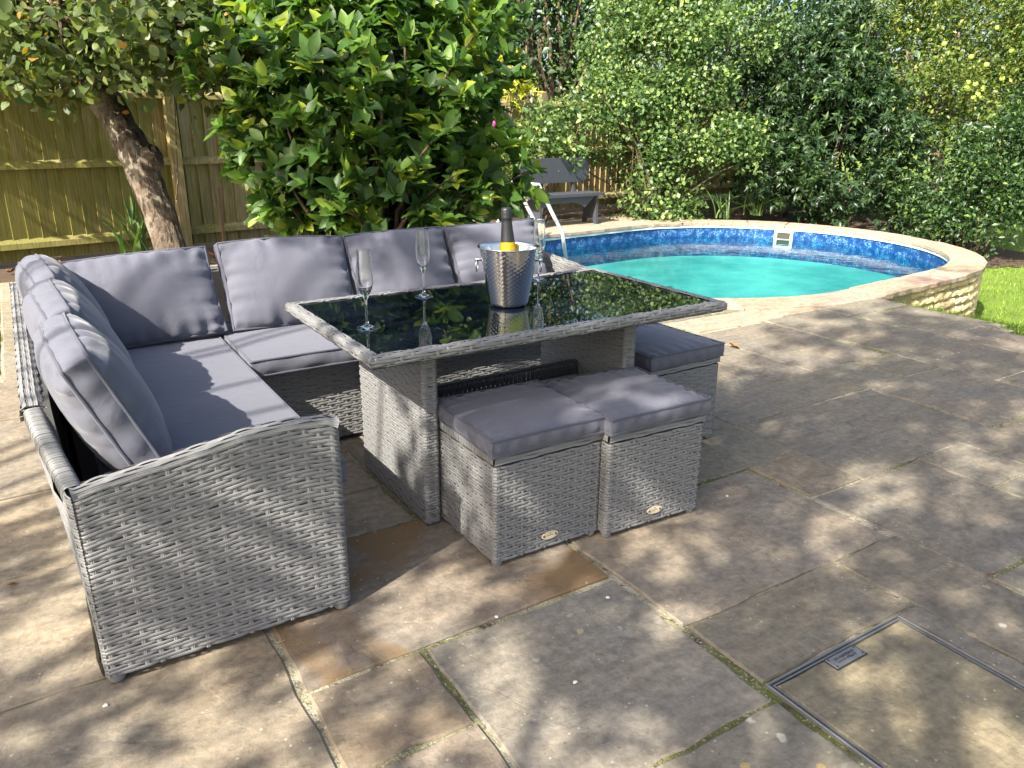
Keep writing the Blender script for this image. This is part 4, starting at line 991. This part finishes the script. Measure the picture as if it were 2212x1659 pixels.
def plant(name, label, cat, base, cr, tm, mat, parts=0, group=None, stems=None, barkmat='twig', crown_name='crown'):
    root = tag(empty(name, tuple(base)), label, cat, group)
    C, D, N, S, tn, cl = cr
    sel = np.zeros(len(C), bool)
    crown_o = None
    if parts:
        x, y, z = project(C); inside = (x > 5) & (x < 2207) & (y > 5) & (y < 1650) & (z > 0)
        score = S/z; score[~inside] = 0
        # prefer leaves on the side towards the camera
        d = np.linalg.norm(C-CAM, axis=1); ext = np.percentile(d[inside], 35) if inside.any() else 0; score[d > ext] *= .3
        order = np.argsort(-score*(.8+.4*rng.random(len(score))))[:parts]; sel[order] = True
    crown_o = put(crown_name, leaves_mesh(crown_name, C[~sel], D[~sel], N[~sel], S[~sel], tm, tn[~sel]), mat, root); crown_o['kind'] = 'stuff'
    if parts:
        lv = []
        for q in range(8):
            me = fastmesh('leaf', tm[0], tm[1], tint=np.full(len(tm[0]), np.quantile(tn, (q+.5)/8)), sm=True); me.materials.append(mat); lv.append(me)
        X, Dn, Nn = frames(D, N); ranks = np.argsort(np.argsort(tn))*8//len(tn)
        for i in np.nonzero(sel)[0]:
            o = bpy.data.objects.new('leaf', lv[min(7, ranks[i])]); COL.objects.link(o); o.parent = crown_o
            m = Matrix.Identity(4)
            for r_ in range(3): m[r_][0] = X[i][r_]*S[i]; m[r_][1] = Dn[i][r_]*S[i]; m[r_][2] = Nn[i][r_]*S[i]; m[r_][3] = C[i][r_]
            o.matrix_local = m
    for st in (stems or []):
        MB().tube(st[0], st[1], 7).build(st[2] if len(st) > 2 else 'stem', MT[barkmat], root, True)
    return root, crown_o
def stems_to(base, targets, r0=.03, k=3, seed=0, bend=.12, spread=.1):
    g = random.Random(seed); out = []
    for t in targets:
        b = Vector(base)+Vector((g.uniform(-spread, spread), g.uniform(-spread, spread), 0)); t = Vector(t); pts = []; m = 6
        for i in range(m+1):
            q = i/m; pts.append(b.lerp(t, q)+Vector((g.gauss(0, bend)*q*(1-q), g.gauss(0, bend)*q*(1-q), bend*1.2*math.sin(q*math.pi))))
        out.append((pts, [r0*(1-.75*i/m) for i in range(m+1)]))
    return out
BIG, BIG2 = tmpl_big(), tmpl_big(.62, .09, .12, .02); SML = tmpl_small(); SMR = tmpl_small(.75, .12, .05); NAR = tmpl_small(.36, .10, .35)
sph = lambda x, y, d, r, f=1.: (at(x, y, d), (r, r, r*f))

# magnolia behind the sofa
mb_ = [sph(800, 230, 5.2, .92), sph(830, 410, 5.1, .66), sph(1060, 385, 5.0, .33), sph(970, 80, 5.25, .50), sph(1050, 150, 5.2, .27), sph(640, 100, 5.25, .50), sph(560, 230, 5.1, .27), sph(1000, 470, 4.9, .25), sph(1100, 395, 4.95, .21), sph(585, 290, 5.1, .30), sph(640, 440, 5.0, .27), sph(1000, 230, 5.1, .38), sph(800, 20, 5.25, .62)]
cr = crown(mb_, 1750, 8, .06, .112, up=.75, out=.75, droop=.08, shell=.5, tint=(.50, .27), seed=5, whorl=True, zmin=.28)
mbase = gz(790, 640); mbase = at(790, 560, 5.25); mbase[2] = 0
plant('magnolia_shrub', 'big glossy leafed green shrub rising behind the sofa back', 'shrub', mbase, cr, BIG, MT['l_mag'], 300, stems=stems_to(mbase, [c for c in cr[5][::16]], .022, seed=3, spread=.22))
pk = at(1068, 268, 4.75); MB().lathe([(0, -.02), (.008, -.014), (.012, 0), (.009, .015), (.002, .027)], 9, pk).build('magnolia_bud', MT['pink'], bpy.data.objects['magnolia_shrub'], True)

# crab apple on the left
tb = gz(398, 648); tr_pts = [(398, 660, 0), (375, 560, .0), (345, 460, .02), (300, 350, .0), (262, 275, .05), (215, 200, .1), (195, 165, .1)]
D0 = float((tb-CAM)@FW); tpts = [tb]+[at(x, y, D0+dd) for x, y, dd in tr_pts[1:]]
tree = tag(empty('crab_apple_tree', tuple(tb)), 'leaning rough barked small tree before the fence at the left', 'tree')
tpx = np.array(tpts)
tt = np.linspace(0, len(tpx)-1, 40); P = np.stack([np.interp(tt, np.arange(len(tpx)), tpx[:, i]) for i in range(3)], 1)
rad = np.interp(tt, np.arange(len(tpx)), [.155, .112, .103, .108, .105, .118, .14]); n = 28
mb = MB().tube([tuple(p) for p in P], list(rad), n, caps=False); V = np.array(mb.v); cen = np.repeat(P, n, 0); d = V-cen
g_ = np.random.default_rng(3); jj = np.arange(len(V)) % n; ii = np.arange(len(V))//n
rg = .10*np.sin(jj*1.9+ii*.22)*np.sin(jj*.9+ii*.35+1)+.05*np.sin(jj*3.3-ii*.5)+g_.normal(0, .03, len(V))
mb.v = [tuple(p) for p in (cen+d*(1+rg)[:, None]).tolist()]; trunk = mb.build('trunk', MT['bark'], tree, True)
bur = at(325, 345, D0-.02); mb = MB().lathe([(0, -.10), (.05, -.085), (.085, -.03), (.08, .03), (.05, .08), (0, .10)], 14, bur); g_ = random.Random(2)
mb.v = [tuple(Vector(bur)+(Vector(p)-Vector(bur))*g_.uniform(.75, 1.2)) for p in mb.v]; mb.build('burr', MT['bark'], trunk, True)
fork = tpts[-1]
limbs = [([fork, at(120, 130, D0+.1), at(60, 90, D0+.2), at(-40, 40, D0+.3)], [.095, .075, .055, .03]), ([fork, at(250, 135, D0-.05), at(330, 118, D0-.2), at(430, 100, D0-.35), at(520, 60, D0-.4)], [.085, .065, .055, .04, .02]),
         ([fork, at(190, 60, D0+.2), at(230, -60, D0+.4)], [.07, .05, .03]), ([fork, at(170, 110, D0-.4), at(130, 40, D0-.9)], [.06, .04, .02])]
for p_, r_ in limbs: MB().tube([tuple(q) for q in p_], r_, 12).build('limb', MT['bark'], tree, True)
bl = [(at(200, 20, D0), (1.2, 1.25, .50)), (at(60, 40, D0-.2), (.85, .9, .45)), (at(420, 60, D0-.2), (.75, .8, .42)), (at(510, 90, D0-.3), (.45, .5, .35)), (at(100, 80, D0-.9), (.7, .5, .3)), (at(250, 90, D0-.5), (.7, .6, .28)), (at(30, 100, D0-.3), (.6, .6, .3)), (at(440, 110, D0-.6), (.4, .4, .25)), (at(330, 40, D0-1.), (.6, .5, .3)), (at(150, -150, D0-.3), (1.0, .8, .4)), (at(-200, -40, D0), (.9, 1., .6))]
cr = crown(bl, 2700, 6, .085, .068, up=.1, out=.5, droop=.35, shell=.25, tint=(.45, .24), seed=9)
C, D, N, S, tn, cl = cr
root_, crn = plant('crab_apple_foliage', 'x', 'x', tb, cr, tmpl_big(.72, .08, .1, .03), MT['l_app'], 300)
for ch in list(root_.children): ch.parent = tree; ch.matrix_parent_inverse = Matrix.Translation(-tree.location)
bpy.data.objects.remove(root_)
g_ = random.Random(8)
for c in cl[::14]:
    p_, r_ = limbs[g_.randrange(4)]; a = Vector(p_[g_.randrange(1, len(p_))]); b = Vector(c); mid = a.lerp(b, .5)+Vector((g_.gauss(0, .08), g_.gauss(0, .08), g_.gauss(.05, .06)))
    MB().tube([a, mid, b], [.014, .009, .004], 5).build('twig', MT['twig'], tree, True)
wp = [at(377, 205, D0-.15), at(380, 290, D0-.15), at(384, 390, D0-.14), at(381, 432, D0-.13)]; MB().tube([tuple(q) for q in wp], [.003, .004, .005, .006], 5).build('water_shoot', MT['twig'], tree, True)

# iris clump
def strap_clump(name, label, base, nb, h, spread, seed, group=None, wid=.026, cat='plant'):
    g = random.Random(seed); root = tag(empty(name, tuple(base)), label, cat, group)
    for k in range(nb):
        a = g.uniform(0, 6.28); ln = h*g.uniform(.6, 1.1); lean = g.uniform(.1, 1.)*spread; w2 = wid*g.uniform(.7, 1.1); bx_, by_ = base[0]+g.gauss(0, .05), base[1]+g.gauss(0, .05)
        V = []; m = 6
        for i in range(m+1):
            q = i/m; r_ = lean*q**1.8; z = base[2]+ln*(q-.45*lean*q**3); ww = w2*(1-q**2.2)*.5+.0006; c = Vector((bx_+math.cos(a)*r_, by_+math.sin(a)*r_, z)); sd_ = Vector((-math.sin(a), math.cos(a), 0))*ww
            V += [tuple(c-sd_), tuple(c+Vector((0, 0, -.006))), tuple(c+sd_)]
        F = [f for i in range(m) for f in ((i*3, i*3+1, i*3+4, i*3+3), (i*3+1, i*3+2, i*3+5, i*3+4))]
        me = fastmesh('leaf', np.array(V), np.array(F), tint=np.full(len(V), g.random()), sm=True); put('leaf', me, MT['l_str'], root)
    return root
ib = at(303, 585, 7.2); ib[2] = 0; strap_clump('iris_clump', 'clump of stiff blue green strap leaves at the foot of the leaning tree', ib, 22, .62, .38, 4, wid=.045)
for k, (x, y, lab) in enumerate(((1465, 492, 'arching grassy clump at the hedge foot next to the bench'), (1560, 490, 'arching grassy clump under the pale green shrub, middle one'), (1630, 484, 'arching grassy clump in deep shade under the evergreen'))):
    b = gz(x, y, 0); b = b*np.array([1.10, 1.10, 1]); strap_clump('grassy_clump', lab, b, 22, .42, .6, 40+k, 'strap leaved clumps behind the pool', wid=.022)

# hedge and trees behind
def hp(x, y, d, r, f=1.): return (at(x, y, d), (r, r, r*f))
def base_of(x, d):
    p = at(x, 400, d); p[2] = float(ground_z(p[0], p[1])); return p
cr = crown(lumps([hp(1420, 140, 11.1, 1.05), hp(1370, 300, 10.9, .80), hp(1500, 290, 10.9, .85), hp(1400, 20, 11.3, .85, .75), hp(1290, 210, 11., .55), hp(1430, 420, 10.7, .55), hp(1590, 70, 11.3, .6), hp(1480, 20, 11.4, .7)], 16, .27, 1), 5000, 7, .075, .058, up=.3, out=.7, shell=.45, tint=(.48, .26), seed=21)
bs = base_of(1430, 11.); plant('currant_shrub', 'tall pale green sunlit shrub behind the pool, right of the bench', 'shrub', bs, cr, SMR, MT['l_cur'], 220, stems=stems_to(bs, [c for c in cr[5][::140]], .018, seed=5, spread=.35))
cr = crown(lumps([hp(1730, 190, 11.9, 1.2), hp(1810, 330, 11.5, 1.15), hp(1660, 360, 11.3, .75), hp(1850, 220, 11.8, .85), hp(1770, 60, 12.2, .95, .75), hp(1640, 200, 11.9, .7), hp(1900, 420, 11.2, .55), hp(1780, 430, 11.2, .55)], 14, .30, 2), 4400, 7, .09, .094, up=.35, out=.75, droop=.55, shell=.5, tint=(.35, .24), seed=22, whorl=True)
bs = base_of(1790, 11.8); plant('evergreen_shrub', 'dark evergreen shrub with drooping leaves behind the pool skimmer', 'shrub', bs, cr, NAR2 if False else tmpl_small(.40, .10, .30), MT['l_lau'], 220, stems=stems_to(bs, [c for c in cr[5][::200]], .022, seed=6, spread=.3))
cr = crown(lumps([hp(2080, 100, 12.3, 1.15), hp(2220, 160, 12., 1.05), hp(1940, 70, 12.6, .9), hp(2130, 250, 12.0, .85), hp(1985, 210, 11.9, .75), hp(2250, 20, 12.8, .9), hp(2150, -30, 13., .85), hp(1930, -10, 13., .8), hp(2040, -30, 13., .7)], 14, .30, 3), 4000, 7, .09, .064, up=.2, out=.6, droop=.2, shell=.25, tint=(.5, .25), seed=23)
bs = base_of(2025, 12.5); fk = at(2030, 270, 12.5)
st = [([bs, bs*.5+fk*.5+np.array([.04, 0, 0]), fk], [.12, .10, .10], 'trunk')]+[([fk, at(x, y, d_), at(x2, y2, d_)], [.08, .05, .02], 'limb') for x, y, d_, x2, y2 in ((2090, 205, 12.3, 2190, 120), (1990, 190, 12.8, 1940, 60), (2060, 120, 12.6, 2090, -40))]
rt, cro = plant('apple_tree', 'yellow green apple tree carrying apples at the right of the hedge', 'tree', bs, cr, SML, MT['l_apr'], 200, stems=st, barkmat='bark')
am = MB().lathe([(0, .026), (.012, .032), (.028, .026), (.036, .004), (.031, -.020), (.018, -.032), (.006, -.030), (0, -.026)], 14).mesh('apple', True); am.materials.append(MT['apple'])
for (x, y) in ((2098, 123), (2092, 178), (2107, 182), (2088, 190), (2112, 205), (2120, 212), (2124, 193), (2103, 212), (2165, 170), (2131, 140), (2060, 150), (2185, 110), (2155, 60), (2040, 95)):
    o = put('apple', am, None, rt); o.location = tuple(at(x, y, 11.45)); o.scale = (1.1, 1.1, 1.1)
cr = crown(lumps([hp(2080, 400, 11.0, .75), hp(2190, 380, 10.8, .75), hp(2000, 440, 11., .5), hp(2120, 480, 10.6, .42), hp(2230, 300, 11., .6)], 14, .25, 4), 2200, 7, .08, .064, up=.2, out=.7, droop=.25, shell=.35, tint=(.42, .25), seed=24)
bs = base_of(2110, 10.9); plant('leafy_bush', 'low dark leafy bush at the lawn end of the pool', 'shrub', bs, cr, SML, MT['l_drk'], 180, stems=stems_to(bs, [c for c in cr[5][::110]], .018, seed=7, spread=.3))
cr = crown([hp(1180, 60, 13.6, 1.2), hp(1110, -40, 14, 1.2), hp(1290, 30, 13.4, 1.0), hp(1230, 150, 13.5, .6), hp(1060, 100, 13.6, .8), hp(1310, 130, 13.3, .7), hp(1180, -160, 14., 1.3)], 1500, 7, .12, .105, up=.3, out=.7, shell=.4, tint=(.38, .25), seed=25, zmin=1.2)
bs = base_of(1180, 13.6); plant('hedge_tree', 'tall dark hedge tree beyond the fence above the bench', 'tree', bs, cr, SML, MT['l_drk'], 120, stems=stems_to(bs, [c for c in cr[5][::60]], .06, seed=8, spread=.4))
cr = crown([hp(1090, 165, 10.2, .33), hp(1130, 195, 10.2, .22), hp(1060, 140, 10.2, .25)], 130, 7, .06, .085, up=.7, out=.7, shell=.3, tint=(.55, .25), seed=26, whorl=True)
bs = base_of(1090, 10.2); plant('golden_shrub', 'yellow leaved shrub showing above the fence beyond the big shrub', 'shrub', bs, cr, tmpl_small(.32, .08, .2), MT['l_yel'], 60, stems=stems_to(bs, [c for c in cr[5][::14]], .02, seed=9))
cr = crown([hp(1160, 290, 9.9, .36), hp(1215, 330, 9.9, .26), hp(1120, 330, 9.9, .3), hp(1230, 260, 10.2, .3)], 260, 7, .07, .085, up=.4, out=.7, shell=.3, tint=(.55, .25), seed=27)
bs = base_of(1160, 9.9); plant('rose_bush', 'light green bush in front of the fence just behind the bench', 'shrub', bs, cr, SML, MT['l_cur'], 60, stems=stems_to(bs, [c for c in cr[5][::20]], .02, seed=10))
# beyond the left fence
for k, (bl, lab, mt_, tnt, sd_) in enumerate((
        ([hp(40, 90, 10.6, .8), hp(-80, 60, 10.8, .9), hp(60, -60, 11.2, 1.)], 'dark ivy green tree over the fence behind the leaning trunk', 'l_lau', (.3, .2), 31),
        ([hp(330, 120, 11., .55), hp(260, 60, 11.4, .8), hp(400, 150, 11., .45), hp(330, -40, 11.6, .9)], 'sun flecked light green tree over the fence beside the post', 'l_cur', (.6, .25), 32),
        ([hp(520, 110, 10.8, .75), hp(620, 60, 11., .9), hp(470, 40, 11.2, .8), hp(560, -60, 11.4, 1.0)], 'mid green tree over the fence beyond the big shrub', 'l_drk', (.5, .25), 33),
        ([hp(760, 120, 12.4, 1.1), hp(900, 60, 12.6, 1.2), hp(1000, 120, 12.6, 1.0), hp(850, -80, 13, 1.2)], 'dense green tree hidden behind the top of the big shrub', 'l_drk', (.45, .25), 34))):
    cr = crown(bl, 620, 7, .11, .10, up=.3, out=.7, shell=.4, tint=tnt, seed=sd_, zmin=1.0)
    c0 = bl[0][0]; bs = np.array([c0[0], c0[1], -.05]); plant('fence_tree', lab, 'tree', bs, cr, SML, MT[mt_], 40, 'trees beyond the fence', stems=stems_to(bs, [c for c in cr[5][::60]], .05, seed=sd_, spread=.2))
# far belt of trees that closes the garden
bl = []
for k in range(26):
    q = R(-12+k*7.); d_ = 17.5+2*math.sin(k*1.7); bl.append((np.array([d_*math.cos(q), d_*math.sin(q), 1.8]), (2.0, 2.0, 3.0)))
for x in range(1220, 2400, 75): bl.append((at(x, 190, 14.2), (1.1, 1.1, 1.5))); bl.append((at(x+30, 60, 14.6), (1.0, 1.0, .9)))
cr = crown(bl, 9500, 6, .17, .15, up=.3, out=.7, shell=.6, tint=(.4, .25), seed=40, zmin=-.2)
far = put('tree_belt', leaves_mesh('tree_belt', *cr[:4], SML, cr[4]), MT['l_drk']); tag(far, 'dense belt of trees closing the garden far behind', 'trees', kind='stuff')

# large tree behind and left of the camera: it gives the patio its dappled shade
EQ = np.array([-math.sin(SUN_AZ), math.cos(SUN_AZ), 0]); EW = np.array([math.sin(SUN_EL)*math.cos(SUN_AZ), math.sin(SUN_EL)*math.sin(SUN_AZ), math.cos(SUN_EL)])
def sky_pt(q, w_, t_): return EQ*q+EW*w_-SDIR*t_          # q, w_: across the sun's rays; t_: metres towards the sun
def sb(q, w_, t_, r, k=1.): return (sky_pt(q, w_, t_), (r, r, r), k)
bl = [sb(.55, 1.0, 5.6, .75, .8), sb(.9, 1.9, 6.0, .75, .9), sb(.5, 2.6, 6.6, .95, 1.6), sb(.75, 3.6, 6.8, .75, .9), sb(-.3, 1.6, 5.8, 1.1, 1.8), sb(-.4, 3.0, 6.6, 1.1, 1.8), sb(.3, 4.4, 7.2, 1.0, 1.4), sb(-1.4, 2.2, 6.0, 1.2, 1.6), sb(-1.0, .6, 5.2, 1.1, 1.4), sb(.2, .3, 5.0, .8, .7), sb(1.25, 1.45, 5.6, .30, .13), sb(1.2, 2.4, 6.2, .45, .35), sb(1.25, 3.2, 6.8, .35, .16), sb(1.1, .75, 5.4, .4, .16)]
cr = crown(bl, 1000, 13, .055, .11, up=.2, out=.4, shell=.1, tint=(.5, .25), seed=50)
bs = np.array([-4.4, -2.6, -.05]); fk = np.array([-4.2, -2.3, 2.9])
st = [([bs, bs*.5+fk*.5+np.array([.1, -.1, 0]), fk], [.28, .22, .18], 'trunk')]+[([fk, fk*.45+np.array(b[0])*.55+np.array([0, 0, -.3]), np.array(b[0])], [.08, .035, .012], 'limb') for b in bl]
plant('shade_tree', 'broad garden tree whose crown dapples the patio', 'tree', bs, cr, SML, MT['l_drk'], 0, stems=st, barkmat='bark')
# added unseen tree: leaf clumps placed to shade cushions, near arm and shrub
bl = [sb(2.72, 2.50, 5.4, .50, 1.), sb(2.62, 2.95, 5.6, .4, .6), sb(2.95, 2.12, 5.2, .20, .2), sb(1.62, .42, 4.8, .40, .30), sb(2.5, .35, 4.6, .42, .3), sb(2.15, 1.85, 5.0, .22, .10), sb(1.78, 1.85, 5.2, .30, .32), sb(1.9, .1, 4.6, .3, .2), sb(1.55, .75, 5., .3, .3), sb(1.45, 1.2, 5.2, .25, .2), sb(3.45, 2.95, 5.8, .5, .9), sb(3.9, 2.8, 5.8, .45, .7), sb(3.15, 3.2, 5.8, .35, .4), sb(4.3, 3.1, 5.8, .4, .5)]
cr = crown(bl, 210, 13, .055, .11, up=.2, out=.4, shell=.1, tint=(.5, .25), seed=51)
bs = np.array([-6.2, .6, -.05]); fk = np.array([-5.8, .6, 3.4])
st = [([bs, bs*.5+fk*.5+np.array([.05, .1, 0]), fk], [.14, .11, .09], 'trunk')]+[([fk, fk*.5+np.array(b[0])*.5+np.array([0, 0, -.25]), np.array(b[0])], [.04, .02, .008], 'limb') for b in bl]
plant('added_shade_tree', 'slim unseen tree added to shade the cushions and near arm', 'tree', bs, cr, SML, MT['l_drk'], 0, stems=st, barkmat='bark')

# ------------------------------------------------------------------ grass
g = np.random.default_rng(60); n = 52000
gx = 5.1+g.random(n)**1.3*8.; gy = 1.2+g.random(n)*6.
k = (pool_sd(gx, gy) > PCW+.02) & ((gx > 5.6-.06*np.maximum(0, gy-3)) | ((gy < 2.6) & (gx > 5.56-(2.62-gy)*1.0))) & ~bed(gx, gy); gx, gy = gx[k], gy[k]; n = len(gx)
C = np.stack([gx, gy, ground_z(gx, gy)], 1); D = g.normal(size=(n, 3))*.38+np.array([0, 0, 1.]); N = g.normal(size=(n, 3))
gr = put('grass', leaves_mesh('grass', C, D, N, g.uniform(.025, .055, n), (np.array([(-.07, 0, 0), (.07, 0, 0), (0, 1, .12)]), np.array([(0, 1, 2)])), g.random(n)), MT['l_grs'])
tag(gr, 'short green grass blades on the sunny lawn', 'grass', kind='stuff')

# ------------------------------------------------------------------ litter
lm = fastmesh('fallen_leaf', *tmpl_big(.5, .18, -.3, .05), tint=np.zeros(18), sm=True); lm.materials.append(MT['deadleaf'])
FL = [(1597, 752, .075, .4, 'curled brown leaf on the slab beyond the end footstool'), (2143, 1238, .05, 1.9, 'small dark curled leaf in the joint near the drain cover'), (35, 1258, .03, 2.5, 'tiny brown leaf on the paving left of the wicker arm')]
for x, y, s_, a, lab in FL:
    o = put('fallen_leaf', lm, None); p_ = gz(x, y, .004); o.location = tuple(p_); o.scale = (s_,)*3; o.rotation_euler = (.05, .1, a); tag(o, lab, 'leaf', 'fallen leaves')
bl_ = []
for k in range(46):
    s_ = rnd.uniform(-1.2, 3.); p_ = fpt(s_, -.2-abs(rnd.gauss(0, .25)), 0)
    bl_.append((p_[0], p_[1], float(ground_z(p_[0], p_[1]))+.03, rnd.uniform(0, 6.28), rnd.uniform(.05, .09)))
C = np.array([b[:3] for b in bl_]); D = np.array([(math.cos(b[3]), math.sin(b[3]), .15) for b in bl_]); N = rng.normal(size=(46, 3))*.4+np.array([0, 0, 1])
ll = put('leaf_litter', leaves_mesh('leaf_litter', C, D, N, np.array([b[4] for b in bl_]), tmpl_big(.5, .18, -.3, .05), np.zeros(46)), MT['deadleaf']); tag(ll, 'scattered brown leaf litter along the foot of the fence', 'leaves', kind='stuff')
WB = [(1242, 1473, 'white speck on the large bare slab before the footstools'), (1571, 1071, 'white petal on the flaked slab beside the second footstool'), (1072, 1332, 'white fleck on the rusty stained slab'), (228, 1523, 'white fleck on the pink slab under the near arm'), (1313, 1290, 'white fleck in the mossy joint')]
for k, (x, y, lab) in enumerate(WB):
    p_ = gz(x, y, .003); g_ = random.Random(k); m = 9
    o = MB().prism([(p_[0]+.0055*g_.uniform(.5, 1.2)*math.cos(6.283*i/m), p_[1]+.005*g_.uniform(.5, 1.2)*math.sin(6.283*i/m)) for i in range(m)], p_[2]-.002, p_[2]+.002, .001).build('white_fleck', MT['petal']); tag(o, lab, 'fleck', 'white flecks on the paving')
